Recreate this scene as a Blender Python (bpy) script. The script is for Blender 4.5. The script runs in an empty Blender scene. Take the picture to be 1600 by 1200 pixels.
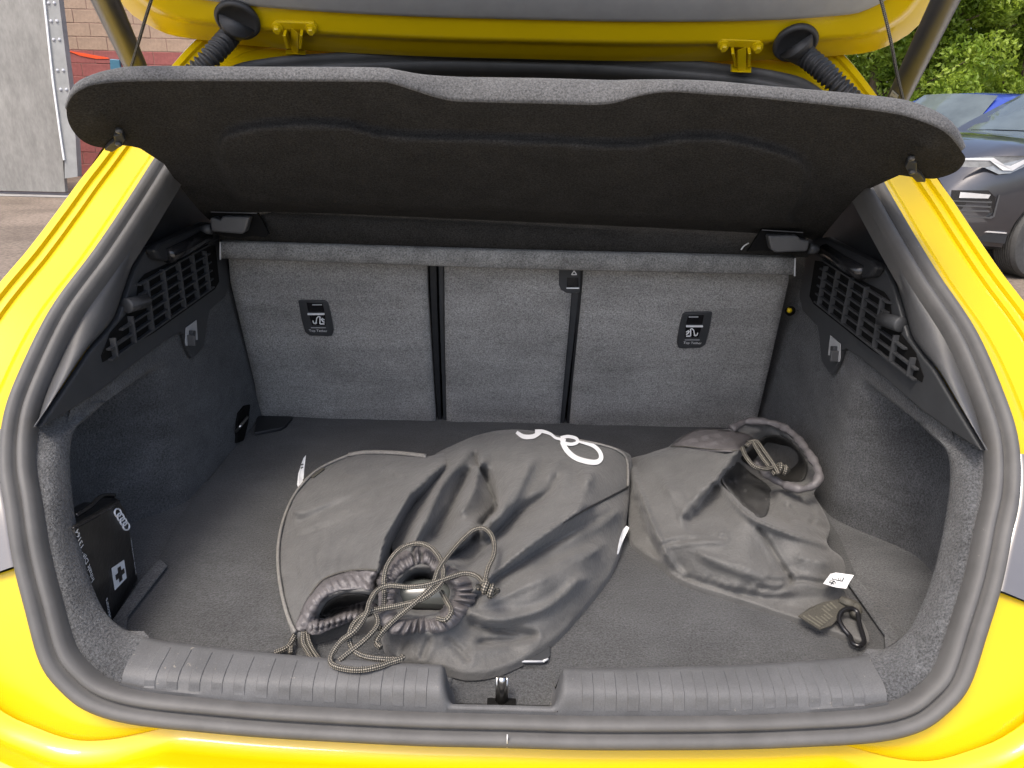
import bpy, bmesh, math, random
import numpy as np
from mathutils import Vector, Matrix, geometry

# ------------------------------------------------------------------ camera, sky, sun, exposure
S = bpy.context.scene
COL = S.collection
R = math.radians
PITCH, ROLL, FPX = R(21.0), R(1.4), 1155.0
CAM = np.array([0.0, 0.0, 1.29])
_f = np.array([0, math.cos(PITCH), -math.sin(PITCH)])
_u0 = np.array([0, math.sin(PITCH), math.cos(PITCH)])
_r0 = np.array([1.0, 0, 0])
CR = _r0 * math.cos(ROLL) + _u0 * math.sin(ROLL)
CU = _u0 * math.cos(ROLL) - _r0 * math.sin(ROLL)
cam_d = bpy.data.cameras.new('camera')
cam_d.sensor_width = 36.0
cam_d.lens = 36.0 * FPX / 1600.0
cam_d.clip_start, cam_d.clip_end = 0.02, 600.0
cam = bpy.data.objects.new('camera', cam_d)
COL.objects.link(cam)
M4 = Matrix(((CR[0], CU[0], -_f[0], CAM[0]), (CR[1], CU[1], -_f[1], CAM[1]), (CR[2], CU[2], -_f[2], CAM[2]), (0, 0, 0, 1)))
cam.matrix_world = M4
S.camera = cam

SUN_EL, SUN_AZ = R(62), R(215)      # azimuth measured from +y towards +x: behind the camera on its left
world = bpy.data.worlds.new('World')
S.world = world
world.use_nodes = True
wn = world.node_tree.nodes
wn.clear()
wo = wn.new('ShaderNodeOutputWorld')
wb = wn.new('ShaderNodeBackground')
ws = wn.new('ShaderNodeTexSky')
ws.sky_type = 'NISHITA'
ws.sun_disc = False
ws.sun_elevation = SUN_EL
ws.sun_rotation = SUN_AZ
ws.air_density = 0.9
ws.dust_density = 5.0
ws.ozone_density = 0.6
wb.inputs['Strength'].default_value = 0.15
world.node_tree.links.new(ws.outputs[0], wb.inputs['Color'])
world.node_tree.links.new(wb.outputs[0], wo.inputs['Surface'])
sun_d = bpy.data.lights.new('sun', 'SUN')
sun_d.energy = 0.85
sun_d.angle = R(14)
sun_d.color = (1.0, 0.95, 0.87)
sun = bpy.data.objects.new('sun', sun_d)
COL.objects.link(sun)
sdir = Vector((math.sin(SUN_AZ) * math.cos(SUN_EL), math.cos(SUN_AZ) * math.cos(SUN_EL), math.sin(SUN_EL)))
sun.rotation_euler = sdir.to_track_quat('Z', 'Y').to_euler()
sun.location = (-4, -6, 9)
S.view_settings.view_transform = 'Standard'
S.view_settings.look = 'None'
S.view_settings.gamma = 1.0
S.view_settings.exposure = 1.45
S.render.engine = 'CYCLES'
S.cycles.use_denoising = True
S.cycles.max_bounces = 8
S.cycles.diffuse_bounces = 5
S.cycles.sample_clamp_indirect = 6.0

# ------------------------------------------------------------------ pixel rays
def ray(px, py):
    return _f + CR * ((px - 800.0) / FPX) - CU * ((py - 600.0) / FPX)
def plane_hit(px, py, p0, n, h=0.0):
    d = ray(px, py)
    t = (np.dot(np.asarray(p0) - CAM, n) + h) / np.dot(d, n)
    return CAM + d * t
def at_z(px, py, z):
    return plane_hit(px, py, (0, 0, z), np.array([0, 0, 1.0]))
def at_x(px, py, x):
    return plane_hit(px, py, (x, 0, 0), np.array([1.0, 0, 0]))
def at_y(px, py, y):
    return plane_hit(px, py, (0, y, 0), np.array([0, 1.0, 0]))
def proj(p):
    v = np.asarray(p) - CAM
    w = np.dot(v, _f)
    return 800 + FPX * np.dot(v, CR) / w, 600 - FPX * np.dot(v, CU) / w
# rear face of the car: y as a function of height
_zs = np.array([0.30, 0.60, 0.66, 0.74, 0.86, 1.02, 1.20, 1.36, 1.44])
_ys = np.array([0.50, 0.562, 0.585, 0.622, 0.70, 0.855, 1.09, 1.40, 1.60])
_zd = np.linspace(0.30, 1.44, 571)
_yd = np.interp(_zd, _zs, _ys)
_k = np.hanning(41); _k /= _k.sum()
_yd = np.convolve(np.pad(_yd, 20, mode='reflect', reflect_type='odd'), _k, mode='valid')
def PY(z): return np.interp(z, _zd, _yd)
def PYd(z): return (PY(z + 0.01) - PY(z - 0.01)) / 0.02
def rear_hit(px, py):
    d = ray(px, py)
    ts = np.linspace(0.3, 3.0, 1500)
    P = CAM + d * ts[:, None]
    f = P[:, 1] - PY(P[:, 2])
    i = np.argmax(f > 0)
    a = f[i - 1] / (f[i - 1] - f[i])
    return CAM + d * (ts[i - 1] + a * (ts[i] - ts[i - 1]))
def rear_n(p):
    s = PYd(p[2]); v = np.array([0, -1.0, s]); return v / np.linalg.norm(v)

# ------------------------------------------------------------------ materials
def nodes_of(name):
    m = bpy.data.materials.new(name); m.use_nodes = True
    nt = m.node_tree
    return m, nt, nt.nodes['Principled BSDF']
def N(nt, t, **kw):
    n = nt.nodes.new(t)
    for k, v in kw.items():
        if k in n.inputs: n.inputs[k].default_value = v
        else: setattr(n, k, v)
    return n
def mat(name, col, rough=0.6, var=0.15, scale=40.0, bump=0.0, bscale=300.0, spec=0.5, metal=0.0, coat=0.0, sheen=0.0, fine=0.0, fscale=600.0, bdist=0.001, stretch=None, dust=None, streak=0.0, weave=0.0):
    m, nt, b = nodes_of(name)
    L = nt.links.new
    tc = N(nt, 'ShaderNodeTexCoord')
    vec = tc.outputs['Object']
    if stretch:
        mp = N(nt, 'ShaderNodeMapping'); mp.inputs['Scale'].default_value = stretch
        L(vec, mp.inputs['Vector']); vec = mp.outputs[0]
    n1 = N(nt, 'ShaderNodeTexNoise', Scale=scale, Detail=4.0, Roughness=0.6)
    L(vec, n1.inputs['Vector'])
    rmp = N(nt, 'ShaderNodeValToRGB')
    c = np.array(col)
    rmp.color_ramp.elements[0].position, rmp.color_ramp.elements[1].position = 0.3, 0.7
    rmp.color_ramp.elements[0].color = (*(c * (1 - var)), 1)
    rmp.color_ramp.elements[1].color = (*(c * (1 + var)), 1)
    L(n1.outputs['Fac'], rmp.inputs['Fac'])
    out = rmp.outputs['Color']
    if fine > 0:
        n2 = N(nt, 'ShaderNodeTexNoise', Scale=fscale, Detail=2.0, Roughness=0.7)
        L(vec, n2.inputs['Vector'])
        r2 = N(nt, 'ShaderNodeMapRange')
        r2.inputs['From Min'].default_value, r2.inputs['From Max'].default_value = 0.3, 0.7
        r2.inputs['To Min'].default_value, r2.inputs['To Max'].default_value = 1 - fine, 1 + fine
        L(n2.outputs['Fac'], r2.inputs['Value'])
        mx = N(nt, 'ShaderNodeVectorMath', operation='SCALE')
        L(out, mx.inputs[0]); L(r2.outputs[0], mx.inputs['Scale']); out = mx.outputs[0]
    if streak > 0:                      # brushed pile and rubbed patches
        mp2 = N(nt, 'ShaderNodeMapping'); mp2.inputs['Rotation'].default_value = (0.5, 0.7, 0.9); mp2.inputs['Scale'].default_value = (5, 14, 26)
        L(tc.outputs['Object'], mp2.inputs['Vector'])
        n5 = N(nt, 'ShaderNodeTexNoise', Scale=1.0, Detail=5.0, Roughness=0.6, Distortion=0.8); L(mp2.outputs[0], n5.inputs['Vector'])
        r5 = N(nt, 'ShaderNodeMapRange'); r5.inputs['From Min'].default_value, r5.inputs['From Max'].default_value = 0.3, 0.7
        r5.inputs['To Min'].default_value, r5.inputs['To Max'].default_value = 1 - streak, 1 + streak
        L(n5.outputs['Fac'], r5.inputs['Value'])
        m5 = N(nt, 'ShaderNodeVectorMath', operation='SCALE'); L(out, m5.inputs[0]); L(r5.outputs[0], m5.inputs['Scale']); out = m5.outputs[0]
    if dust:
        dcol, dscale, dth = dust
        n4 = N(nt, 'ShaderNodeTexNoise', Scale=dscale, Detail=3.0, Roughness=0.8); L(tc.outputs['Object'], n4.inputs['Vector'])
        n6 = N(nt, 'ShaderNodeTexNoise', Scale=dscale * 0.06, Detail=2.0); L(tc.outputs['Object'], n6.inputs['Vector'])
        ad = N(nt, 'ShaderNodeMath', operation='MULTIPLY_ADD'); ad.inputs[1].default_value = 0.35; L(n6.outputs['Fac'], ad.inputs[0]); L(n4.outputs['Fac'], ad.inputs[2])
        r4 = N(nt, 'ShaderNodeMapRange'); r4.inputs['From Min'].default_value, r4.inputs['From Max'].default_value = dth, dth + 0.09; r4.inputs['To Max'].default_value = 0.8
        L(ad.outputs[0], r4.inputs['Value'])
        m4 = N(nt, 'ShaderNodeMix', data_type='RGBA'); L(r4.outputs[0], m4.inputs[0]); L(out, m4.inputs[6]); m4.inputs[7].default_value = (*dcol, 1); out = m4.outputs[2]
    L(out, b.inputs['Base Color'])
    b.inputs['Roughness'].default_value = rough
    b.inputs['Specular IOR Level'].default_value = spec
    b.inputs['Metallic'].default_value = metal
    b.inputs['Coat Weight'].default_value = coat
    b.inputs['Coat Roughness'].default_value = 0.03
    if sheen:
        b.inputs['Sheen Weight'].default_value = sheen
        b.inputs['Sheen Roughness'].default_value = 0.6
    if bump > 0:
        n3 = N(nt, 'ShaderNodeTexNoise', Scale=bscale, Detail=3.0, Roughness=0.65)
        L(vec, n3.inputs['Vector'])
        bp = N(nt, 'ShaderNodeBump', Strength=bump, Distance=bdist)
        L(n3.outputs['Fac'], bp.inputs['Height']); L(bp.outputs[0], b.inputs['Normal'])
    return m
MT = {}
MT['yellow'] = mat('yellow_paint', (0.53, 0.37, 0.001), 0.3, 0.03, 6, spec=0.25, coat=0.35)
MT['seat_felt'] = mat('grey_felt', (0.245, 0.241, 0.232), 0.95, 0.14, 9, 0.9, 420, 0.15, sheen=0.15, fine=0.55, fscale=420, bdist=0.002, streak=0.16)
MT['carpet'] = mat('charcoal_carpet', (0.062, 0.064, 0.067), 0.95, 0.25, 9, 0.9, 380, 0.15, sheen=0.12, fine=0.6, fscale=420, bdist=0.003, streak=0.25, dust=((0.3, 0.29, 0.27), 160, 0.935))
MT['floor_carpet'] = mat('boot_floor_carpet', (0.043, 0.0445, 0.046), 0.95, 0.2, 11, 0.9, 420, 0.15, sheen=0.12, fine=0.5, fscale=430, bdist=0.002, streak=0.16, dust=((0.3, 0.28, 0.25), 170, 0.915))
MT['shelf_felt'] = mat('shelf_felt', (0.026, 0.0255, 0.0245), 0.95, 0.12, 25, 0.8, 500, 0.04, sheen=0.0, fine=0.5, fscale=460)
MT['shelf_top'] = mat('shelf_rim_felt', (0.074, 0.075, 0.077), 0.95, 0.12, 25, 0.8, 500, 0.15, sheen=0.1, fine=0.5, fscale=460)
MT['flap'] = mat('grey_flap_felt', (0.17, 0.17, 0.165), 0.95, 0.25, 30, 0.8, 420, 0.15, fine=0.5, fscale=420)
MT['black'] = mat('black_plastic', (0.016, 0.017, 0.019), 0.5, 0.15, 60, 0.25, 900, 0.4, bdist=0.0004)
MT['gloss_black'] = mat('gloss_black_plastic', (0.010, 0.010, 0.011), 0.22, 0.1, 60, spec=0.5)
MT['trim'] = mat('grained_trim_plastic', (0.034, 0.036, 0.039), 0.5, 0.10, 40, 0.35, 1100, 0.45, bdist=0.0004)
MT['trim_light'] = mat('pillar_trim_plastic', (0.055, 0.056, 0.058), 0.48, 0.10, 40, 0.35, 1100, 0.45, bdist=0.0004)
MT['sill'] = mat('sill_plastic', (0.072, 0.073, 0.075), 0.6, 0.16, 20, 0.35, 1100, 0.4, fine=0.15, fscale=700, bdist=0.0004, dust=((0.24, 0.22, 0.18), 120, 0.87))
MT['rubber'] = mat('grey_rubber_seal', (0.072, 0.071, 0.070), 0.62, 0.14, 25, 0.2, 700, 0.4, bdist=0.0004, dust=((0.28, 0.26, 0.23), 90, 0.93))
MT['darkrubber'] = mat('black_rubber', (0.03, 0.03, 0.031), 0.5, 0.12, 25, 0.2, 700, 0.45, bdist=0.0004)
MT['steel'] = mat('striker_steel', (0.42, 0.41, 0.39), 0.28, 0.1, 60, metal=1.0)
MT['strut'] = mat('satin_strut', (0.05, 0.05, 0.052), 0.4, 0.12, 10, spec=0.55)
MT['white'] = mat('white_print', (0.70, 0.71, 0.72), 0.6, 0.02, 50)
MT['grey_print'] = mat('grey_print', (0.45, 0.46, 0.47), 0.5, 0.02, 50)
MT['lamp'] = mat('tail_lamp_lens', (0.085, 0.082, 0.085), 0.2, 0.05, 15, spec=0.5, coat=1.0)
MT['headliner'] = mat('headliner_fabric', (0.40, 0.41, 0.44), 0.9, 0.08, 30)
MT['nylon'] = mat('bag_polyester', (0.074, 0.0735, 0.071), 0.66, 0.12, 18, 0.5, 60, 0.3, sheen=0.12, fine=0.22, fscale=900, bdist=0.005, streak=0.10)
MT['hem'] = mat('bag_hem_taffeta', (0.098, 0.092, 0.094), 0.5, 0.12, 30, 0.55, 90, 0.4, fine=0.1, fscale=1400, bdist=0.004)
MT['lining'] = mat('bag_lining', (0.048, 0.048, 0.048), 0.6, 0.12, 30, 0.4, 120, 0.35, bdist=0.003)
MT['piping'] = mat('bag_piping', (0.15, 0.145, 0.135), 0.7, 0.2, 300, 0.5, 900)
MT['web'] = mat('webbing', (0.05, 0.047, 0.038), 0.7, 0.3, 500, 0.6, 900, stretch=(1, 1, 1))
MT['web_rib'] = mat('webbing_rib', (0.10, 0.095, 0.075), 0.7, 0.2, 300)
MT['gate_trim'] = mat('tailgate_trim_plastic', (0.34, 0.345, 0.35), 0.6, 0.06, 30, 0.2, 900, 0.3, bdist=0.0004)
MT['vinyl'] = mat('black_vinyl', (0.012, 0.012, 0.012), 0.33, 0.3, 30, 0.35, 35, 0.5, bdist=0.004)
MT['plug'] = mat('plug_grey', (0.07, 0.075, 0.07), 0.25, 0.1, 20, spec=0.6)
MT['void'] = mat('dark_void', (0.006, 0.006, 0.006), 0.9, 0.1, 20, spec=0.1)
def braid_mat():
    m, nt, b = nodes_of('braided_cord')
    L = nt.links.new
    uv = N(nt, 'ShaderNodeUVMap')
    sp = N(nt, 'ShaderNodeSeparateXYZ'); L(uv.outputs[0], sp.inputs[0])
    def wave(sgn):
        a = N(nt, 'ShaderNodeMath', operation='MULTIPLY'); a.inputs[1].default_value = 2 * math.pi / 0.0046; L(sp.outputs[0], a.inputs[0])
        c = N(nt, 'ShaderNodeMath', operation='MULTIPLY'); c.inputs[1].default_value = sgn * 2 * math.pi * 3; L(sp.outputs[1], c.inputs[0])
        d = N(nt, 'ShaderNodeMath', operation='ADD'); L(a.outputs[0], d.inputs[0]); L(c.outputs[0], d.inputs[1])
        e = N(nt, 'ShaderNodeMath', operation='SINE'); L(d.outputs[0], e.inputs[0]); return e
    w1, w2 = wave(1), wave(-1)
    mx = N(nt, 'ShaderNodeMath', operation='MULTIPLY'); L(w1.outputs[0], mx.inputs[0]); L(w2.outputs[0], mx.inputs[1])
    r = N(nt, 'ShaderNodeValToRGB')
    r.color_ramp.elements[0].position, r.color_ramp.elements[1].position = 0.05, 0.45
    r.color_ramp.elements[0].color = (0.012, 0.012, 0.01, 1); r.color_ramp.elements[1].color = (0.22, 0.20, 0.165, 1)
    nz_ = N(nt, 'ShaderNodeTexNoise', Scale=500.0, Detail=2.0); tc_ = N(nt, 'ShaderNodeTexCoord'); L(tc_.outputs['Object'], nz_.inputs['Vector'])
    ad_ = N(nt, 'ShaderNodeMath', operation='MULTIPLY_ADD'); ad_.inputs[1].default_value = 0.9; ad_.inputs[2].default_value = -0.45; L(nz_.outputs['Fac'], ad_.inputs[0])
    su_ = N(nt, 'ShaderNodeMath', operation='ADD'); L(mx.outputs[0], su_.inputs[0]); L(ad_.outputs[0], su_.inputs[1])
    L(su_.outputs[0], r.inputs[0]); L(r.outputs[0], b.inputs['Base Color'])
    bp = N(nt, 'ShaderNodeBump', Strength=0.7, Distance=0.0006); L(mx.outputs[0], bp.inputs['Height']); L(bp.outputs[0], b.inputs['Normal'])
    b.inputs['Roughness'].default_value = 0.7
    return m
MT['braid'] = braid_mat()

# ------------------------------------------------------------------ mesh helpers
def link(name, me, parent=None, m=None):
    o = bpy.data.objects.new(name, me)
    COL.objects.link(o)
    if m is not None and me is not None:
        me.materials.append(MT[m] if isinstance(m, str) else m)
    if parent is not None:
        o.parent = parent
        q = parent; off = Vector((0, 0, 0))
        while q is not None:
            off += q.location; q = q.parent
        if not parent.get('local'):
            o.location = -off
    return o
def mesh(name, V, F, m, parent=None, smooth=True, uv=None, bevel=0.0, seg=2, sub=0, angle=None):
    me = bpy.data.meshes.new(name)
    me.from_pydata([tuple(map(float, v)) for v in V], [], [tuple(int(i) for i in f) for f in F])
    if uv is not None:
        l = me.uv_layers.new(name='UVMap')
        vi = np.empty(len(me.loops), dtype=np.int32); me.loops.foreach_get('vertex_index', vi)
        l.data.foreach_set('uv', np.asarray(uv, dtype=np.float32)[vi].ravel())
    bm = bmesh.new(); bm.from_mesh(me); bmesh.ops.recalc_face_normals(bm, faces=bm.faces); bm.to_mesh(me); bm.free()
    if smooth:
        me.polygons.foreach_set('use_smooth', [True] * len(me.polygons))
    if angle is not None:
        me.set_sharp_from_angle(angle=R(angle))
    o = link(name, me, parent, m)
    if bevel > 0:
        b = o.modifiers.new('bevel', 'BEVEL'); b.width = bevel; b.segments = seg; b.limit_method = 'ANGLE'; b.angle_limit = R(35)
        b.harden_normals = False
    if sub:
        s = o.modifiers.new('sub', 'SUBSURF'); s.levels = s.render_levels = sub
    return o
def thing(name, label, cat, loc=(0, 0, 0), group=None):
    o = bpy.data.objects.new(name, None); COL.objects.link(o); o.location = loc
    o['label'] = label; o['category'] = cat
    o.empty_display_size = 0.1
    if group: o['group'] = group
    return o
def tag(o, label, cat, group=None):
    o['label'] = label; o['category'] = cat
    if group: o['group'] = group
    return o
def loft(rows, closed=False):
    rows = [np.asarray(r) for r in rows]
    n, k = len(rows), len(rows[0])
    V = np.concatenate(rows)
    F = []
    for i in range(n - 1 + (1 if closed else 0)):
        a, b = i * k, ((i + 1) % n) * k
        for j in range(k - 1):
            F.append((a + j, a + j + 1, b + j + 1, b + j))
    return V, F
def catmull(P, n=8, closed=False):
    P = np.asarray(P, float); m = len(P); out = []
    rng = range(m if closed else m - 1)
    for i in rng:
        if closed: p0, p1, p2, p3 = P[(i - 1) % m], P[i], P[(i + 1) % m], P[(i + 2) % m]
        else: p0, p1, p2, p3 = P[max(i - 1, 0)], P[i], P[i + 1], P[min(i + 2, m - 1)]
        for t in np.arange(n) / n:
            out.append(0.5 * ((2 * p1) + (-p0 + p2) * t + (2 * p0 - 5 * p1 + 4 * p2 - p3) * t * t + (-p0 + 3 * p1 - 3 * p2 + p3) * t ** 3))
    if not closed: out.append(P[-1])
    return np.array(out)
def resample(P, n):
    P = np.asarray(P, float)
    s = np.concatenate([[0], np.cumsum(np.linalg.norm(np.diff(P, axis=0), axis=1))])
    t = np.linspace(0, s[-1], n)
    return np.stack([np.interp(t, s, P[:, k]) for k in range(P.shape[1])], 1)
def unit(v): return v / np.maximum(np.linalg.norm(v, axis=-1, keepdims=True), 1e-9)
def tube(P, r, seg=8, closed=False, cap=True):
    P = np.asarray(P, float); n = len(P)
    r = np.broadcast_to(np.asarray(r, float), (n,))
    T = unit(np.gradient(P, axis=0)) if not closed else unit(np.roll(P, -1, 0) - np.roll(P, 1, 0))
    a = np.array([0, 0, 1.0]) if abs(T[0][2]) < 0.9 else np.array([1.0, 0, 0])
    u = unit(np.cross(T[0], a)); V, UV = [], []
    s = np.concatenate([[0], np.cumsum(np.linalg.norm(np.diff(P, axis=0), axis=1))])
    for i in range(n):
        u = unit(u - T[i] * np.dot(u, T[i])); w = np.cross(T[i], u)
        for j in range(seg + 1):
            an = 2 * math.pi * j / seg
            V.append(P[i] + r[i] * (math.cos(an) * u + math.sin(an) * w)); UV.append((s[i], j / seg))
    F = []; k = seg + 1
    for i in range(n - 1 + (1 if closed else 0)):
        A, B = i * k, ((i + 1) % n) * k
        for j in range(seg): F.append((A + j, A + j + 1, B + j + 1, B + j))
    if cap and not closed:
        F.append(tuple(range(seg - 1, -1, -1))); F.append(tuple((n - 1) * k + j for j in range(seg)))
    return V, F, UV
def tube_obj(name, P, r, m, parent=None, seg=8, closed=False):
    V, F, UV = tube(P, r, seg, closed)
    return mesh(name, V, F, m, parent, uv=UV)
def prism(loop, vec):
    """closed solid: polygon loop pushed along vec"""
    L0 = np.asarray(loop, float); n = len(L0); vec = np.asarray(vec, float)
    V = np.concatenate([L0, L0 + vec]); F = [tuple(range(n)), tuple(range(2 * n - 1, n - 1, -1))]
    for i in range(n):
        j = (i + 1) % n; F.append((i, i + n, j + n, j))
    return V, F
def box(c, s):
    c = np.asarray(c, float); s = np.asarray(s, float) / 2
    V = [c + s * np.array(q) for q in ((-1, -1, -1), (1, -1, -1), (1, 1, -1), (-1, 1, -1), (-1, -1, 1), (1, -1, 1), (1, 1, 1), (-1, 1, 1))]
    return V, [(0, 3, 2, 1), (4, 5, 6, 7), (0, 1, 5, 4), (1, 2, 6, 5), (2, 3, 7, 6), (3, 0, 4, 7)]
def merge(parts):
    V, F = [], []
    for v, f in parts:
        o = len(V); V += [np.asarray(q, float) for q in v]; F += [tuple(i + o for i in g) for g in f]
    return V, F
def bar(a, b, w, t, nrm):
    """box from a to b; width w across, thickness t along nrm"""
    a, b, nrm = np.asarray(a, float), np.asarray(b, float), unit(np.asarray(nrm, float))
    d = unit(b - a); s = unit(np.cross(nrm, d)) * w / 2
    return prism([a - s, b - s, b + s, a + s], nrm * t)
def lathe(prof, c, ax, seg=24):
    """prof: (radius, along axis)"""
    c, ax = np.asarray(c, float), unit(np.asarray(ax, float))
    a = np.array([0, 0, 1.0]) if abs(ax[2]) < 0.9 else np.array([1.0, 0, 0])
    u = unit(np.cross(ax, a)); w = np.cross(ax, u)
    rows = []
    for j in range(seg):
        an = 2 * math.pi * j / seg; e = math.cos(an) * u + math.sin(an) * w
        rows.append([c + e * r + ax * h for r, h in prof])
    return loft(rows, closed=True)
def roundrect(w, h, r, n=4):
    out = []
    for cx, cy, a0 in ((w / 2 - r, h / 2 - r, 0), (-w / 2 + r, h / 2 - r, 90), (-w / 2 + r, -h / 2 + r, 180), (w / 2 - r, -h / 2 + r, 270)):
        for i in range(n + 1):
            a = R(a0 + 90 * i / n); out.append((cx + r * math.cos(a), cy + r * math.sin(a)))
    return out
def text(name, s, size, org, xd, yd, m, parent, align='CENTER', thick=0.0):
    cu = bpy.data.curves.new(name, 'FONT'); cu.body = s; cu.size = size; cu.align_x = align; cu.align_y = 'CENTER'; cu.resolution_u = 2
    t = bpy.data.objects.new('t', cu); COL.objects.link(t)
    me = bpy.data.meshes.new_from_object(t); bpy.data.objects.remove(t)
    xd, yd = unit(np.asarray(xd, float)), unit(np.asarray(yd, float)); nz = np.cross(xd, yd)
    for v in me.vertices:
        p = np.asarray(org) + xd * v.co.x + yd * v.co.y
        v.co = p
    me.name = name
    return link(name, me, parent, m)
def inside(poly, P):
    x, y = P[:, 0], P[:, 1]; r = np.zeros(len(P), bool); n = len(poly)
    for i in range(n):
        x1, y1 = poly[i][:2]; x2, y2 = poly[(i + 1) % n][:2]
        if y1 == y2: continue
        c = ((y1 > y) != (y2 > y)) & (x < (x2 - x1) * (y - y1) / (y2 - y1) + x1)
        r ^= c
    return r
def dist_poly(poly, P, closed=True):
    best = np.full(len(P), 1e9); n = len(poly)
    for i in range(n if closed else n - 1):
        a = np.asarray(poly[i][:2], float); b = np.asarray(poly[(i + 1) % n][:2], float)
        ab = b - a; t = np.clip(((P - a) @ ab) / max(ab @ ab, 1e-9), 0, 1)
        best = np.minimum(best, np.linalg.norm(P - a - t[:, None] * ab, axis=1))
    return best
def densify(L, step):
    L = np.asarray(L, float); out = []
    for i in range(len(L) - 1):
        n = max(1, int(np.linalg.norm(L[i + 1][:2] - L[i][:2]) / step))
        for t in np.arange(n) / n: out.append(L[i] * (1 - t) + L[i + 1] * t)
    out.append(L[-1]); return np.array(out)

class Sheet:
    """A cloth-like surface over a base plane: an outline with heights above the plane, plus ridge and valley lines with theirs."""
    def __init__(s, outline, feats, p0, n, step=6.0, blur=2, hfun=None, iters=700, smooth_outline=True, exag=1.0, creases=(), hscale=1.0):
        s.p0, s.n = np.asarray(p0, float), unit(np.asarray(n, float))
        ol = catmull(outline, 6, True) if smooth_outline else np.asarray(outline, float)
        ol = densify(np.vstack([ol, ol[:1]]), step)[:-1]
        s.ol = ol
        x0, y0 = ol[:, 0].min(), ol[:, 1].min(); x1, y1 = ol[:, 0].max(), ol[:, 1].max()
        gx, gy = np.meshgrid(np.arange(x0, x1, step), np.arange(y0, y1, step * 0.87))
        gx = gx + (np.arange(gx.shape[0]) % 2)[:, None] * step / 2
        G = np.stack([gx.ravel(), gy.ravel()], 1)
        G = G[inside(ol, G)]; G = G[dist_poly(ol, G) > step * 0.55]
        P2 = np.vstack([ol[:, :2], G]); nb = len(ol)
        v, e, f, _, _, _ = geometry.delaunay_2d_cdt([Vector(p) for p in P2], [(i, (i + 1) % nb) for i in range(nb)], [], 1, 1e-4)
        s.P2 = np.array([(q.x, q.y) for q in v]); s.F = np.array(f); nv = len(s.P2)
        h = np.full(nv, np.nan)
        for i in range(nb):
            j = np.argmin(((s.P2 - ol[i, :2]) ** 2).sum(1)); h[j] = ol[i, 2]
        bnd = ~np.isnan(h)
        for fl in feats:
            for q in densify(fl, step * 0.5):
                d2 = ((s.P2 - q[:2]) ** 2).sum(1); d2[bnd] = 1e9; j = np.argmin(d2)
                if d2[j] < (step * 1.2) ** 2: h[j] = q[2] if np.isnan(h[j]) else 0.5 * (h[j] + q[2])
        fix = ~np.isnan(h); K = s.P2[fix]; hk = h[fix]
        for i in np.where(~fix)[0]:
            d2 = ((K - s.P2[i]) ** 2).sum(1) + 1; w = 1 / d2 ** 1.5; h[i] = (w * hk).sum() / w.sum()
        E = np.vstack([s.F[:, [0, 1]], s.F[:, [1, 2]], s.F[:, [2, 0]]]); E = np.unique(np.sort(E, 1), axis=0)
        a = np.concatenate([E[:, 0], E[:, 1]]); b = np.concatenate([E[:, 1], E[:, 0]])
        deg = np.bincount(a, minlength=nv); free = ~fix
        def avg(h): return np.bincount(a, weights=h[b], minlength=nv) / np.maximum(deg, 1)
        for _ in range(iters): h = np.where(free, avg(h), h)
        for _ in range(blur): h = np.where(bnd, h, 0.5 * h + 0.5 * avg(h))
        if exag != 1.0:
            hs = h.copy()
            for _ in range(90): hs = np.where(bnd, hs, 0.5 * hs + 0.5 * avg(hs))
            h = np.maximum(hs + exag * (h - hs), np.minimum(h, 0.002))
        h = h * hscale
        for pts_, amp_, wid_ in creases:
            wid_ = wid_ * 0.8; amp_ = amp_ * 0.9
            L_ = catmull(pts_, 6); dd_ = dist_poly(L_, s.P2, closed=False); t_ = np.exp(-(dd_ / wid_) ** 2) - 0.45 * np.exp(-((dd_ - 2.2 * wid_) / (1.3 * wid_)) ** 2)
            h = h + np.where(bnd, 0, 1) * amp_ * t_ * np.clip(h / 0.012, 0, 1)
        if hfun is not None: h = h + np.where(bnd, 0, 1) * hfun(s.P2, h)
        s.h = h; s.bnd_n = nb
    def at(s, px, py, extra=0.0):
        d2 = ((s.P2 - (px, py)) ** 2).sum(1); i = np.argsort(d2)[:5]; w = 1 / (d2[i] + 0.5)
        return (w * s.h[i]).sum() / w.sum() + extra
    def point(s, px, py, extra=0.0):
        return plane_hit(px, py, s.p0, s.n, s.at(px, py, extra))
    def verts(s): return [plane_hit(p[0], p[1], s.p0, s.n, h) for p, h in zip(s.P2, s.h)]
    def build(s, name, m, parent, skirt=0.0, back=0.0, to=0.0, solid=0.0):
        V = s.verts(); F = [tuple(f) for f in s.F]
        if skirt:
            # close the cloth down to the base plane behind its outline
            idx = []
            for q in s.ol: idx.append(int(np.argmin(((s.P2 - q[:2]) ** 2).sum(1))))
            base = len(V); c = np.mean([V[i] for i in idx], axis=0)
            for k in (0.5, 1.0):
                for i in idx:
                    h = s.h[i]; p = V[i] - s.n * (h - to) * (0.35 if k == 0.5 else 1.0) * 1.0
                    d = V[i] - c; d = d - s.n * np.dot(d, s.n); d = unit(d)
                    bk = np.array([0, max(d[1], 0) * back * min(1, h / 0.05), 0]) * (1.0 if k == 0.5 else 0.6)
                    V.append(p + bk)
            n = len(idx)
            for i in range(n):
                j = (i + 1) % n
                F.append((idx[i], idx[j], base + j, base + i)); F.append((base + i, base + j, base + n + j, base + n + i))
        o = mesh(name, V, F, m, parent)
        if solid:
            md = o.modifiers.new('solid', 'SOLIDIFY'); md.thickness = solid; md.offset = -1
        return o
UP = np.array([0, 0, 1.0])
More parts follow.
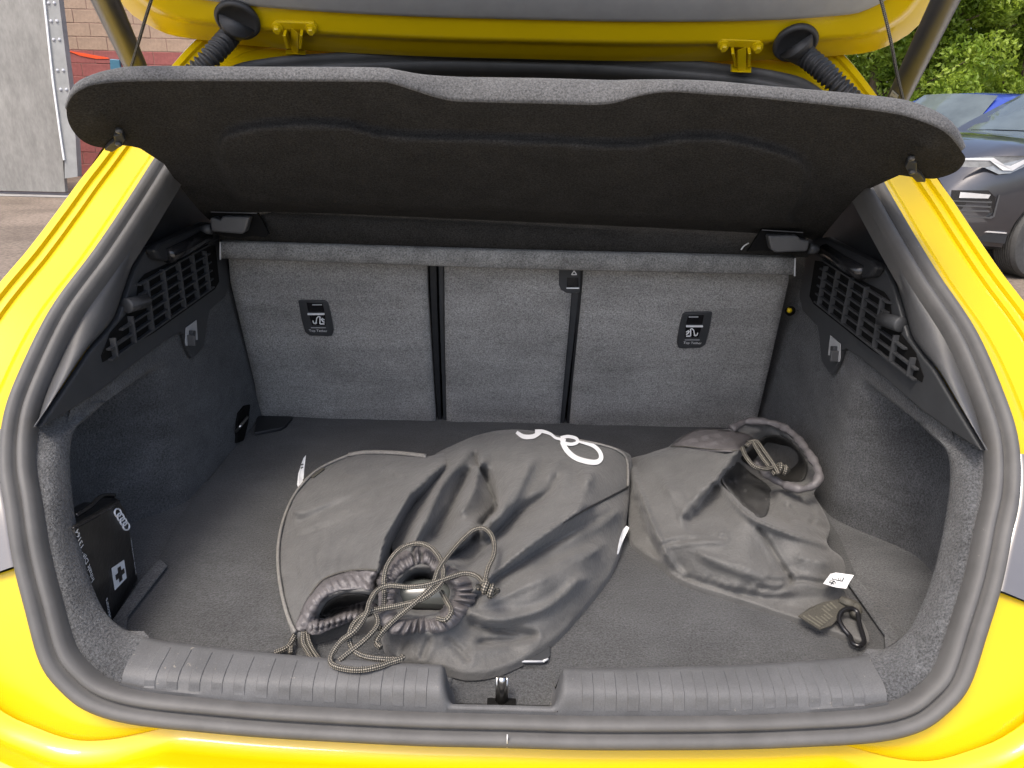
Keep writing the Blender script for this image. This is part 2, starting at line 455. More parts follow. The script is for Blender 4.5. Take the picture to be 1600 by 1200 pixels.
# ------------------------------------------------------------------ ground
FZ = 0.67                                   # boot floor height
def ground():
    V = [(-150, -60, 0), (150, -60, 0), (150, 250, 0), (-150, 250, 0)]
    m = mat('worn_tarmac', (0.15, 0.122, 0.098), 0.95, 0.3, 1.2, 0.7, 60, 0.2, fine=0.35, fscale=30, bdist=0.006)
    o = mesh('ground', V, [(0, 1, 2, 3)], m, smooth=False); o['kind'] = 'structure'; o['label'] = 'worn brownish grey tarmac of the car park'
ground()
def reflector():  # added pale slab, out of view, bouncing light up into boot and tailgate
    m = mat('bounce_concrete', (0.52, 0.49, 0.44), 0.9, 0.12, 2.0, 0.4, 50, 0.25, fine=0.15, fscale=40, bdist=0.003)
    V, F = box((0, -2.0, -0.016), (9.0, 13.0, 0.04))
    o = mesh('bounce_slab', V, F, m, smooth=False, bevel=0.004); o['kind'] = 'structure'; o['label'] = 'pale concrete apron added under and behind the yellow hatchback to bounce light into its boot'
reflector()

# ------------------------------------------------------------------ the yellow hatchback
car = thing('yellow_hatchback', 'bright yellow hatchback with its tailgate open over an empty carpeted boot', 'car', (0, 1.6, 0))
def mx(P, s): P = np.array(P, float); P[..., 0] *= s; return P

half_px = [(790, 1166), (660, 1163), (533, 1157), (430, 1151), (333, 1143), (213, 1130), (143, 1110), (100, 1078), (67, 1033), (43, 950), (25, 877), (13, 800), (3, 733),
           (9, 657), (33, 587), (83, 487), (147, 400), (195, 329), (238, 262), (270, 212), (300, 168), (332, 130), (373, 103), (420, 93), (467, 88), (533, 84), (620, 81), (710, 80), (806, 82)]
O = np.array([rear_hit(*p) for p in half_px])
O[0][0] = 0; O[-1][0] = 0
NH = 260
O = resample(catmull(O, 10), NH)
full = np.vstack([O, mx(O[-2:0:-1], -1)])
NF = len(full)
Tn = unit(np.roll(full, -1, 0) - np.roll(full, 1, 0))
Nn = np.array([rear_n(p) for p in full])
_t = np.clip((full[:, 2] - 1.28) / 0.06, 0, 1)[:, None]; Nn = unit(Nn * (1 - _t) + unit(np.array([0, -1.0, 0.45])) * _t)      # along the roof the strip stands up and faces back
Bn = unit(np.cross(Nn, Tn))
cen = full.mean(0)
if np.dot(Bn[0], cen - full[0]) < 0: Bn = -Bn
def off(i, b, n): return full[i] + Bn[i] * b + Nn[i] * n
zl = full[:NH, 2]
def idx_z(z): return int(np.argmin(np.abs(zl - z)))
iTop = NH - 1

# weather strip
sec = [(0.0, -0.022), (0.0, 0.003), (0.002, 0.009), (0.006, 0.0125), (0.011, 0.012), (0.0148, 0.007), (0.016, 0.0005), (0.0172, 0.0002), (0.019, 0.006), (0.0225, 0.0085), (0.027, 0.007), (0.0305, 0.001), (0.031, -0.012), (0.030, -0.03)]
V, F = loft([[off(i, b, n) for b, n in sec] for i in range(NF)], closed=True)
seal = mesh('weather_seal', V, F, 'rubber', car)
V, F = box(off(0, 0.011, 0.0125) + np.array([0.004, 0, 0]), (0.0012, 0.002, 0.016))
mesh('seal_joint', V, F, 'grey_print', seal)

iL0, iL1 = idx_z(0.805), idx_z(0.935)
iL0 = int(np.argmin([abs(proj(p)[1] - 880) for p in full[35:140]])) + 35
iL1 = int(np.argmin([abs(proj(p)[1] - 668) for p in full[35:175]])) + 35
# painted pillar gutters and roof edge (one each side)
def gut_sec(i):
    k = np.clip((i - iL1) / (iTop - iL1), 0, 1)
    w = 1.0 - 0.15 * k
    s = [(0.001, -0.016), (-0.004, -0.012), (-0.020, -0.0135), (-0.0345, -0.0185), (-0.0365, -0.0215), (-0.040, -0.0265), (-0.060, -0.0275), (-0.0835, -0.0275), (-0.0850, -0.0225), (-0.0950, -0.0220), (-0.0965, -0.0165), (-0.108, -0.0160), (-0.1115, -0.0190), (-0.113, -0.04)]
    return [(b * w, n) for b, n in s]
def wrap(p):                                # past the corner of the body the bumper runs forward along the flank
    p = np.array(p, float); e = abs(p[0]) - 0.82
    if e > 0: p[0] = math.copysign(0.82 + 0.075 * (1 - math.exp(-e / 0.075)), p[0]); p[1] += e * 1.6
    return p
def side_x(z):
    return np.interp(z, [0.15, 0.3, 0.6, 0.85, 0.98, 1.15, 1.33, 1.42], [0.82, 0.87, 0.905, 0.90, 0.885, 0.80, 0.69, 0.60])
for s in (1, -1):
    rows = [[off(i, b, n) for b, n in gut_sec(i)] for i in range(iL1, iTop + 1)]
    # the outer skin runs on forward from the gutter's edge
    rows = [list(r) for r in rows]
    for r in rows:
        e = r[-1]
        for dy in (0.02, 0.06, 0.14, 0.26, 0.4):
            k = min(1, dy / 0.4); k = k * k * (3 - 2 * k)
            zz = e[2] + (0.02 if e[2] > 1.3 else 0.0) * k
            xx = -(abs(e[0]) * (1 - k) + max(side_x(zz), abs(e[0]) if zz < 1.3 else 0) * k) if zz < 1.30 else e[0]
            r.append(np.array([xx, e[1] + dy, zz]))
    V, F = loft(mx(rows, s))
    mesh('rear_pillar', V, F, 'yellow', car, angle=40)
    # tail lamp
    ls = [(0.001, -0.016), (-0.003, -0.005), (-0.01, -0.003), (-0.08, -0.006), (-0.15, -0.02), (-0.20, -0.06), (-0.23, -0.13)]
    V, F = loft(mx([[off(i, b, n) for b, n in ls] for i in range(iL0, iL1 + 1)], s))
    lamp = mesh('tail_lamp', V, F, 'lamp', car)
    ls2 = [(-0.052, -0.0035), (-0.054, -0.0022), (-0.11, -0.0085), (-0.112, -0.0098)]
    V, F = loft(mx([[off(i, b, n) for b, n in ls2] for i in range(iL0 + 2, iL1 - 1)], s))
    mesh('lamp_step', V, F, 'lamp', lamp)
    # body corner under the lamp, narrowing to nothing along the sill
    def wf(i):
        k = np.clip((i - 45) / (iL0 - 45), 0, 1); return 0.004 + 0.15 * k ** 1.25
    V, F = loft(mx([[off(i, b, n) for b, n in ((0.001, -0.016), (-wf(i) * 0.4, -0.0125), (-wf(i) * 0.8, -0.012), (-wf(i), -0.016), (-wf(i) - 0.002, -0.03))] for i in range(0, iL0 + 1)], s))
    mesh('body_corner', V, F, 'yellow', car)
    bs = [(0.004, -0.035), (0.003, -0.018), (-0.001, -0.0165), (-0.010, -0.014), (-0.020, -0.006), (-0.0225, -0.001), (-0.0235, 0.020), (-0.0255, 0.0235), (-0.033, 0.027), (-0.0355, 0.033), (-0.0370, 0.072), (-0.0385, 0.076), (-0.048, 0.084), (-0.09, 0.108), (-0.2, 0.125), (-0.36, 0.10), (-0.42, 0.03)]
    rows = []
    for i in range(0, iL0 + 1):
        k = np.clip((i - 52) / (iL0 - 52), 0, 1)
        r = []
        for j, (b, n) in enumerate(bs):
            p = off(i, b * (1 - 0.35 * k) - wf(i), n * (1 - 0.75 * k ** 1.5))
            r.append(wrap(p))
        rows.append(r)
    V, F = loft(mx(rows, s))
    bumper = mesh('rear_bumper', V, F, 'yellow', car, angle=28)
# rear lower bumper, flanks, roof, wheels: the rest of the car
V, F = [], []
rows = []
for z in (0.20, 0.26, 0.36, 0.46):
    rows.append([(x, 0.44 + 0.10 * (x / 0.9) ** 2 + 0.5 * max(0, abs(x) - 0.8) + (0.03 if z < 0.3 else 0), z) for x in np.linspace(-0.9, 0.9, 31)])
V, F = loft(rows); mesh('lower_bumper', V, F, 'black', car)
zz = [0.20, 0.30, 0.45, 0.60, 0.75, 0.88, 0.97]
for s in (1, -1):
    rows = []
    for z in zz:
        row = []
        for y in np.concatenate([np.linspace(0.80, 1.3, 10), np.linspace(1.5, 4.4, 16)]):
            k = np.clip((y - 0.80) / 0.4, 0, 1); k = 1 - (1 - k) ** 2
            f = np.clip((y - 3.6) / 0.8, 0, 1)
            zmax = 0.97 - 0.25 * f ** 2
            row.append((-(side_x(z) * (0.955 + 0.045 * k) * (1 - 0.22 * f ** 2)), y + 0.0, 0.20 + (z - 0.20) / 0.77 * (zmax - 0.20)))
        rows.append(row)
    V, F = loft(mx(rows, s)); mesh('flank', V, F, 'yellow', car)
    # side glass and roof rail
    rows = []
    for z in (0.97, 1.08, 1.20, 1.31):
        rows.append([(-(side_x(z) - 0.004), y, z) for y in np.linspace(1.30 + (z - 0.97) * 0.6, 3.45 - (z - 0.97) * 1.9, 14)])
    V, F = loft(mx(rows, s)); mesh('side_window', V, F, 'gloss_black', car)
    for yw in (1.22, 3.85):
        prof = [(0.20, -0.09), (0.26, -0.10), (0.315, -0.085), (0.325, -0.05), (0.325, 0.05), (0.315, 0.085), (0.26, 0.10), (0.20, 0.09)]
        V, F = lathe(prof, (-0.80 * s, yw, 0.325), (1, 0, 0), 28); w = mesh('wheel', V, F, 'darkrubber', car)
        V, F = lathe([(0.02, 0.07), (0.06, 0.075), (0.2, 0.085), (0.215, 0.092)], (-0.80 * s, yw, 0.325), (-s, 0, 0), 20); mesh('rim', V, F, 'strut', w)
rows = []
for y, z, hw in ((1.50, 1.412, 0.52), (1.8, 1.43, 0.56), (2.3, 1.44, 0.57), (2.8, 1.41, 0.56), (3.1, 1.35, 0.56)):
    rows.append([(x * hw, y, z - 0.05 * abs(x) ** 3) for x in np.linspace(-1.05, 1.05, 13)])
V, F = loft(rows); mesh('roof', V, F, 'yellow', car)
V, F = loft([[(x * 0.72, 3.1 + 0.62 * t, 1.35 - 0.36 * t) for x in (-0.8, -0.4, 0, 0.4, 0.8)] for t in (0, 0.5, 1)]); mesh('windscreen', V, F, 'gloss_black', car)
V, F = loft([[(x * 0.8, 3.7 + 0.7 * t, 0.985 - 0.2 * t * t) for x in (-1, -0.5, 0, 0.5, 1)] for t in (0, 0.5, 1)]); mesh('bonnet', V, F, 'yellow', car)
V, F = loft([[(x, y, 0.21) for y in (0.5, 2.4, 4.4)] for x in (-0.8, 0, 0.8)]); mesh('underbody', V, F, 'void', car)
# cabin lining seen over the shelf
ti = [i for i in range(NF) if full[i][2] > 1.30]
rows = [[off(i, 0.030, -0.015), off(i, 0.032, -0.03) + np.array([0, 0.03, 0]), off(i, 0.02, -0.03) + np.array([0, 0.30, 0.035]), off(i, 0.0, -0.03) + np.array([0, 1.2, 0.03])] for i in ti]
V, F = loft(rows); mesh('headliner', V, F, 'headliner', car)

# ------------------------------------------------------------------ boot floor, walls
PW0, NW = np.array([-0.535, 0.75, 0.9]), unit(np.array([0.66, -0.022, 0.0]))
def XW(y): return -0.535 + 0.022 * (y - 0.75) / 0.66
def wall(px, py, h=0.0): return plane_hit(px, py, PW0, NW, h)
YS0, TAU = 1.412, R(19)
SN = np.array([0, -math.cos(TAU), -math.sin(TAU)])      # seat back facing the boot
SP = np.array([0, YS0, FZ])
SU = np.array([0, -math.sin(TAU), math.cos(TAU)])       # up along the seat
def seat(px, py, h=0.0): return plane_hit(px, py, SP, SN, h)

fl = [(-0.475, 0.632), (0.475, 0.632), (0.468, 0.72), (0.49, 0.86), (0.512, 1.0), (0.519, YS0 + 0.01), (-0.519, YS0 + 0.01), (-0.512, 1.0), (-0.49, 0.86), (-0.468, 0.72)]
def notch(x):
    a = np.clip((0.066 - abs(x + 0.002)) / 0.014, 0, 1); return a * a * (3 - 2 * a)
gx = np.unique(np.concatenate([np.linspace(-1, -0.16, 26), np.linspace(-0.16, 0.16, 41), np.linspace(0.16, 1, 26)])); gy = np.linspace(0, 1, 50)
def floor_hw(y): return np.interp(y, [0.632, 0.72, 0.86, 1.0, 1.42], [0.475, 0.470, 0.492, 0.515, 0.520])
rows = []
random.seed(3)
for t in gy:
    y = 0.642 + t * (YS0 + 0.012 - 0.642)
    rows.append([(x * floor_hw(y), y + 0.052 * notch(x * 0.475) * (1 - t) ** 3, FZ + 0.0012 * math.sin(9 * y + 3 * x) * math.sin(5 * x + 2 * y)) for x in gx])
rows = [[(p[0], p[1] - 0.004, p[2] - 0.03) for p in rows[0]]] + rows
V, F = loft(rows); bfloor = mesh('boot_floor', V, F, 'floor_carpet', car)
# pull handle let into the floor
hp = [at_z(x, y, FZ + 0.002) for x, y in ((760, 1038), (848, 1038), (856, 1034), (859, 1026), (859, 985), (760, 985))]
V, F = prism(hp, (0, 0, 0.0025)); h_ = mesh('floor_handle', V, F, 'trim', bfloor, smooth=False)
V, F = merge([bar(hp[0] + UP * 0.003, hp[1] + UP * 0.003, 0.0022, 0.0022, UP), bar(hp[1] + UP * 0.003, hp[2] + UP * 0.003, 0.0022, 0.0022, UP)]); mesh('handle_edge', V, F, 'grey_print', bfloor)
lp = [at_z(x, y, FZ + 0.0045) for x, y in ((790, 1024), (840, 1024), (840, 998), (790, 998))]
V, F = prism(lp, (0, 0, 0.002)); mesh('handle_lever', V, F, 'trim', bfloor, bevel=0.001)
# black wedge cover by the seat foot
cp = [at_z(x, y, FZ + 0.001) for x, y in ((398, 681), (440, 673), (448, 668), (458, 655), (402, 654))]
V, F = prism(cp, (0, 0, 0.007)); mesh('corner_cover', V, F, 'black', bfloor, smooth=False, bevel=0.0015)

A_, B_ = wall(112, 672), wall(266, 552)
def pocket(y, z):
    lz = A_[2] + (B_[2] - A_[2]) * (y - A_[1]) / (B_[1] - A_[1])
    a = np.clip((lz - z) / 0.022, 0, 1); a = a * a * (3 - 2 * a)
    b = np.clip((1.065 - y) / 0.13, 0, 1); b = b * b * (3 - 2 * b)
    return 0.085 * a * b
mouth_px = [(246, 1004), (215, 997), (188, 982), (163, 955), (147, 922), (134, 885), (121, 830), (112, 765), (109, 715), (113, 682), (124, 661), (145, 642), (165, 626)]
def rear_in(px, py, dy):
    d = ray(px, py); ts = np.linspace(0.3, 3.0, 1500); P = CAM + d * ts[:, None]; f = P[:, 1] - PY(P[:, 2]) - dy
    i = np.argmax(f > 0); return P[i]
mouth = [rear_in(x, y, 0.055) for x, y in mouth_px]
mouth[0] = np.array([-0.402, 0.672, 0.716])
mouth[-1] = wall(165, 628, 0.002); mouth[-2] = wall(143, 646, 0.003); mouth[-3] = mouth[-3] * 0.5 + wall(124, 661, 0.003) * 0.5
mouth = resample(catmull(mouth, 6), 46)
# seal inner edge from the sill's end up to the trim corner
i0 = int(np.argmin([abs(proj(off(i, 0.031, -0.01))[0] - 200) for i in range(0, 88)]))
i1 = int(np.argmin([abs(proj(off(i, 0.031, -0.01))[1] - 632) for i in range(52, 190)])) + 52
edge = resample([off(i, 0.0295, -0.012) for i in range(i0, i1 + 1)], 46)
for s in (1, -1):
    rows = []
    for z in np.linspace(0.640, 1.06, 60):
        ya = max(0.735, PY(z) + 0.052)
        rows.append([(XW(y) - pocket(y, z), y, z) for y in np.concatenate([np.linspace(ya, 1.15, 56), np.linspace(1.16, YS0 + 0.02, 14)])])
    V, F = loft(mx(rows, s)); sl = mesh('side_lining', V, F, 'carpet', car)
    rows = []
    for e, m_ in zip(edge, mouth):
        n_ = np.array([0.25, -0.9, 0.35]); n_ = n_ / np.linalg.norm(n_)
        r = [e]
        for t, k in ((0.12, 0.006), (0.3, 0.012), (0.5, 0.014), (0.7, 0.013), (0.88, 0.007), (1.0, 0.0)):
            r.append(e * (1 - t) + m_ * t + n_ * k)
        r.append(m_ + np.array([-0.012, 0.012, -0.002])); r.append(m_ + np.array([-0.07, 0.02, -0.01]))
        rows.append(r)
    V, F = loft(mx(rows, s)); mesh('lining_rim', V, F, 'carpet', sl)
    rl = [at_z(x, y, FZ + 0.004) for x, y in ((176, 972), (197, 992), (200, 966), (262, 886), (250, 876), (222, 906))]
    V, F = prism(mx(rl, s), (0, 0, 0.004)); mesh('floor_rail', V, F, 'carpet', sl, smooth=False, bevel=0.002)
    # pocket bottom
    V, F = loft(mx([[(-0.66, y, FZ - 0.004), (-0.50, y, FZ - 0.003), (-0.44, y, FZ - 0.006)] for y in np.linspace(0.66, 1.12, 8)], s)); mesh('pocket_floor', V, F, 'carpet', sl)
    if s == 1:
        # lashing eye
        tp = [wall(x, y, 0.001) for x, y in ((368, 660), (371, 645), (380, 634), (388, 632), (385, 660), (378, 688), (367, 692))]
        V, F = prism(tp, NW * 0.004); mesh('lashing_plate', V, F, 'void', sl, smooth=False)
        P = catmull([wall(369, 674, 0.004), wall(374, 668, 0.016), wall(380, 660, 0.018), wall(386, 652, 0.006)], 6)
        tube_obj('lashing_eye', P, 0.0028, 'steel', sl)

# ------------------------------------------------------------------ plastic side trims with speaker-like grilles
panel_px = [(52, 668), (100, 641), (150, 609), (205, 566), (250, 533), (274, 519), (281, 523), (286, 542), (294, 560), (303, 552), (312, 541), (317, 505), (321, 485), (345, 464), (352, 440), (345, 385), (338, 352), (310, 346),
            (222, 386), (206, 416), (192, 455), (178, 495), (158, 521), (135, 546), (95, 606)]
crease_px = [(52, 668), (95, 606), (135, 546), (158, 521), (178, 495), (192, 455), (206, 416), (222, 386), (236, 362), (254, 330), (268, 306)]
sealin_px = [(46, 668), (69, 611), (104, 549), (124, 515), (140, 488), (163, 448), (184, 411), (202, 380), (216, 357), (232, 333), (246, 310)]
bot = [(175, 557), (204, 535), (232, 516), (258, 498), (283, 481), (304, 466), (322, 453)]
top = [(170, 528), (198, 494), (222, 437), (248, 421), (272, 408), (294, 397), (314, 392)]
Pb = [wall(*p, 0.010) for p in bot]; Pt = [wall(*p, 0.010) for p in top]
rowdir = unit(Pb[-1] - Pb[0])
for s in (1, -1):
    nw = mx(NW, s)
    loop = [wall(x, y, 0.002) for x, y in panel_px]
    V, F = prism(mx(loop, s), nw * 0.008)
    st = mesh('side_trim', V, F, 'trim', car, smooth=False, bevel=0.002)
    a = [wall(x, y, 0.0095) for x, y in crease_px]
    b = []
    for x, y in sealin_px:
        i = int(np.argmin([abs(proj(off(k, 0.030, -0.012))[1] - y) for k in range(i1 - 20, 217)])) + i1 - 20
        b.append(off(i, 0.0295, -0.010))
    a = resample(catmull(a, 5), 40); b = resample(catmull(b, 5), 40)
    rows = [[e, e * 0.8 + c * 0.2 + np.array([0.004, -0.004, 0.003]), e * 0.5 + c * 0.5 + np.array([0.006, -0.006, 0.004]), e * 0.15 + c * 0.85 + np.array([0.004, -0.003, 0.002]), c, c + np.array([-0.004, 0.01, 0])] for e, c in zip(b, a)]
    V, F = loft(mx(rows[:36], s)); mesh('pillar_trim', V, F, 'trim_light', st)
    rows2 = [[q + np.array([0.0015, -0.002, 0.001]) for q in r] for r in rows[35:]]
    V, F = loft(mx(rows2, s)); mesh('upper_pillar_trim', V, F, 'trim_light', st)
    # dark cabin side behind it
    V, F = loft(mx([[(-0.530, PY(z) + 0.07, z), (-0.524, PY(z) + 0.15, z), (-0.52, 1.5, z), (-0.55, 1.9, z)] for z in (1.03, 1.15, 1.22, 1.28)], s)); mesh('cabin_side', V, F, 'black', st)
    # grille: dark well, bars along and across
    gl = [wall(x, y, 0.0105) for x, y in ((160, 566), (158, 556), (172, 520), (196, 492), (212, 470), (216, 440), (226, 428), (318, 386), (336, 384), (342, 440), (335, 452), (240, 520))]
    V, F = prism(mx(gl, s), nw * 0.0008); mesh('grille_well', V, F, 'void', st, smooth=False)
    for pb, pt in zip(Pb, Pt):
        V, F = bar(mx(pb, s), mx(pt, s), 0.0026, 0.009, nw); mesh('grille_rib', V, F, 'trim', st, smooth=False)
    for j in range(6):
        zoff = (Pt[3][2] - Pb[3][2]) / 5.2 * j
        q0, q1 = Pb[0] - rowdir * 0.012, Pb[-1] + rowdir * 0.018
        q0 = q0 + UP * zoff; q1 = q1 + UP * zoff
        if j >= 2: q0 = q0 + rowdir * 0.035
        if j >= 3: q0 = q0 + rowdir * 0.06
        V, F = bar(mx(q0, s), mx(q1, s), 0.0024, 0.007, nw); mesh('grille_slat', V, F, 'trim', st, smooth=False)
    # peg, coat hook, shelf bearing
    c0, c1 = wall(197, 478, 0.014), wall(228, 470, 0.020)
    tube_obj('peg', mx([c0, c0 * 0.97 + c1 * 0.03, c1], s), [0.0095, 0.0105, 0.0095], 'trim', st, seg=12)
    hk = [wall(x, y, 0.0112) for x, y in ((289, 535), (290, 512), (306, 500), (308, 531), (303, 531), (302, 520), (294, 521), (294, 540), (290, 540))]
    V, F = prism(mx(hk, s), nw * 0.0012); mesh('hook_recess', V, F, 'gate_trim', st, smooth=False)
    V, F = bar(mx(wall(293, 523, 0.012), s), mx(wall(294, 540, 0.012), s), 0.0055, 0.012, nw); mesh('bag_hook', V, F, 'trim_light', st, smooth=False, bevel=0.001)
    V, F = bar(mx(wall(297, 516, 0.012), s), mx(wall(297, 524, 0.012), s), 0.011, 0.007, nw); mesh('bag_hook_root', V, F, 'trim', st, smooth=False, bevel=0.001)
    sp = [wall(x, y, 0.010) for x, y in ((224, 390), (232, 380), (312, 347), (336, 350), (338, 372), (300, 385), (252, 409), (232, 405))]
    V, F = prism(mx(sp, s), nw * 0.016); mesh('shelf_bearing', V, F, 'black', st, smooth=False, bevel=0.004)
    tube_obj('bearing_roller', mx([wall(262, 400, 0.026), wall(290, 386, 0.026), wall(322, 368, 0.026)], s), 0.011, 'gloss_black', st, seg=12)

# ------------------------------------------------------------------ seat backs
def slab(name, pts, h, m, parent, thick, bevel=0.004):
    P = [seat(x, y, h) for x, y in pts]
    V, F = prism(P, -SN * thick)
    return mesh(name, V, F, m, parent, smooth=False, bevel=bevel)
def felt_slab(name, pts):
    def hf(P2, h):
        d = dist_poly(pts, P2); k = np.clip(d / 14, 0, 1)
        w = 0.0016 * np.sin(P2[:, 0] * 0.035 + P2[:, 1] * 0.022) + 0.0012 * np.sin(P2[:, 0] * 0.06 - P2[:, 1] * 0.045 + 1.0) + 0.0008 * np.sin(P2[:, 0] * 0.02 + P2[:, 1] * 0.1)
        return k * (0.003 + w)
    sh = Sheet([(x, y, 0.016) for x, y in pts], [], SP, SN, step=11, blur=0, hfun=hf, iters=20, smooth_outline=False)
    o = sh.build(name, 'seat_felt', car, skirt=1, to=-0.06)
    return o, sh
seatL, shL = felt_slab('seat_back', [(352, 340), (664, 352), (668, 470), (674, 560), (681, 668), (408, 668), (398, 600), (360, 440)])
seatM, shM = felt_slab('seat_back', [(694, 353), (905, 360), (902, 458), (893, 458), (888, 520), (874, 674), (698, 669), (695, 520)])
seatR, shR = felt_slab('seat_back', [(916, 362), (1238, 372), (1232, 440), (1205, 560), (1178, 676), (889, 674), (895, 600), (908, 470)])
# plastic edge strips in the two gaps
slab('edge_strip', [(668, 352), (681, 352), (683, 470), (690, 668), (685, 668), (677, 560)], 0.010, 'black', seatL, 0.03, 0.002)
slab('edge_strip', [(684, 352), (693, 353), (694, 520), (699, 669), (693, 669), (686, 470)], 0.012, 'trim', seatM, 0.03, 0.002)
slab('edge_strip', [(893, 456), (905, 454), (896, 540), (880, 674), (873, 674), (886, 540)], 0.012, 'trim', seatM, 0.03, 0.002)
slab('edge_strip', [(908, 362), (917, 362), (913, 440), (903, 530), (889, 674), (884, 674), (899, 520)], 0.012, 'black', seatR, 0.03, 0.002)
V, F = prism([seat(x, y, -0.02) for x, y in ((660, 345), (920, 352), (900, 690), (670, 690))], -SN * 0.02); mesh('seat_gap_back', V, F, 'void', seatM, smooth=False)
# top tether covers
def tether(cx, cy, par, s):
    # s mirrors the leaning shape
    def q(dx, dy, h): return seat(cx + s * dx, cy + dy, h)
    fr = [(-27, -28), (-20, -29), (14, -27), (19, -24), (24, -4), (28, 20), (26, 27), (20, 28), (-8, 27), (-16, 22), (-22, 0)]
    P = [q(x, y, 0.0155) for x, y in fr]
    V, F = prism(P, SN * 0.0075); mesh('tether_cover', V, F, 'trim', par, smooth=False, bevel=0.0015)
    well = [(-15, -21), (10, -20), (14, -4), (15, 14), (-6, 14), (-11, -2)]
    V, F = prism([q(x, y, 0.0232) for x, y in well], SN * 0.0006); mesh('tether_well', V, F, 'gloss_black', par, smooth=False)
    V, F = bar(q(-13, -4, 0.0242), q(13, -4, 0.0242), 0.0026, 0.003, SN); mesh('tether_bar', V, F, 'white', par, smooth=False)
    V, F = bar(q(-6, -18, 0.0242), q(9, -18, 0.0242), 0.0014, 0.001, SN); mesh('tether_line', V, F, 'grey_print', par, smooth=False)
    V, F = bar(q(-8, 18, 0.0242), q(15, 18, 0.0242), 0.0010, 0.0006, SN); mesh('tether_line', V, F, 'grey_print', par, smooth=False)
    # seat symbol: hooked strap, anchor and seat
    def st(pts, w): return merge([bar(q(*a, 0.0242), q(*b, 0.0242), w, 0.0005, SN) for a, b in zip(pts[:-1], pts[1:])])
    V, F = merge([st([(s * -4 if False else -4, 10), (-2, 12), (0, 9), (1, 3), (4, 0), (7, 2)], 0.0018), st([(-5, 7), (-4, 11), (-1, 12), (1, 10)], 0.0016), st([(6, 2), (6, 12), (13, 12)], 0.0022), st([(8, 4), (11, 9), (13, 9)], 0.0026), st([(9, 3), (13, 6)], 0.0018)])
    mesh('tether_symbol', V, F, 'white', par, smooth=False)
    c = seat(cx + (3 if s > 0 else -3) , cy + 23, 0.0242)
    text('tether_text', 'Top Tether', 0.0072, c, (1, 0, 0), SU, 'white', par)
tether(494, 494, seatL, 1)
tether(1085, 513, seatR, -1)
# release catch at the top of the middle seat
ct = [(874, 352), (907, 352), (907, 420), (906, 455), (893, 456), (884, 455), (876, 450), (873, 442)]
V, F = prism([seat(x, y, 0.0155) for x, y in ct], SN * 0.006); mesh('release_plate', V, F, 'trim', seatM, smooth=False, bevel=0.0015)
V, F = prism([seat(x, y, 0.0218) for x, y in ((886, 434), (904, 434), (904, 451), (886, 451))], SN * 0.001); mesh('release_button', V, F, 'gloss_black', seatM, smooth=False)
V, F = bar(seat(885, 450, 0.023), seat(905, 450, 0.023), 0.0020, 0.001, SN); mesh('release_edge', V, F, 'white', seatM, smooth=False)
V, F = merge([bar(seat(a, b, 0.0218), seat(c, d, 0.0218), 0.0016, 0.0006, SN) for a, b, c, d in ((893, 429, 897, 423), (897, 423, 901, 429), (901, 429, 893, 429))]); mesh('warning_triangle', V, F, 'white', seatM, smooth=False)

for (x, y), par in (((347, 454), seatL), ((1233, 484), seatR)):
    p = seat(x, y, 0.022); V, F = lathe([(0.0, 0.006), (0.004, 0.005), (0.005, 0.0)], p, SN, 10); mesh('latch_flag', V, F, 'yellow', par)
    V, F = lathe([(0.0, 0.002), (0.009, 0.001), (0.009, -0.004)], p + np.array([0.003 if x > 800 else -0.003, 0, -0.003]), SN, 10); mesh('latch_hole', V, F, 'void', par)
# ------------------------------------------------------------------ sill trim with ribs, striker
n_out = 61
def seal_in(x):
    k = np.argmin([abs(off(i, 0.031, -0.008)[0] - x) for i in range(0, 104)] if x <= 0 else [abs(-off(i, 0.031, -0.008)[0] - x) for i in range(0, 104)])
    p = off(int(k), 0.0305, -0.006); return p[1], p[2]
_xs = np.linspace(-0.47, 0.0, 60)
_si = np.array([seal_in(x) for x in _xs])
def si(x): return np.interp(-abs(x), _xs, _si[:, 0]), np.interp(-abs(x), _xs, _si[:, 1])
def notch(x):
    a = np.clip((0.066 - abs(x + 0.002)) / 0.014, 0, 1); return a * a * (3 - 2 * a)
XEND = 0.406
def sill_row(x, lift=0.0):
    y, z = si(x); k = notch(x)
    zt = 0.716 - 0.030 * k
    zt = max(zt, z + 0.016 - 0.009 * k); f_ = 1 - 0.6 * k
    yb = 0.641 + 0.030 * (abs(x) / 0.4) ** 2
    p = [(y, z - 0.004), (y + 0.0005, z + 0.004), (y + 0.004 * f_, zt - 0.016 * f_), (y + 0.007 * f_, zt - 0.0085 * f_), (y + 0.012 * f_, zt - 0.005 * f_), (y + 0.020 * f_, zt - 0.0025)]
    q_out = [(yb - 0.008, zt), (yb - 0.002, zt - 0.0005), (yb + 0.003, zt - 0.005), (yb + 0.006, 0.66)]
    q_in = [(y + 0.022, 0.664), (y + 0.034, 0.661), (0.650, 0.661), (0.685, 0.6615)]
    p += [(a[0] * (1 - k) + b[0] * k, a[1] * (1 - k) + b[1] * k) for a, b in zip(q_out, q_in)]
    if lift:
        P = np.array(p); T = unit(np.gradient(P, axis=0)); Nv = np.stack([-T[:, 1], T[:, 0]], 1); P = P + Nv * lift; p = [tuple(v) for v in P]
    return [(x, yy, zz_) for yy, zz_ in p]
xsil = np.unique(np.concatenate([np.linspace(-XEND, -0.09, 26), np.linspace(-0.09, 0.09, 61), np.linspace(0.09, XEND, 26)]))
V, F = loft([sill_row(x) for x in xsil]); sill = mesh('sill_trim', V, F, 'sill', car, angle=50)
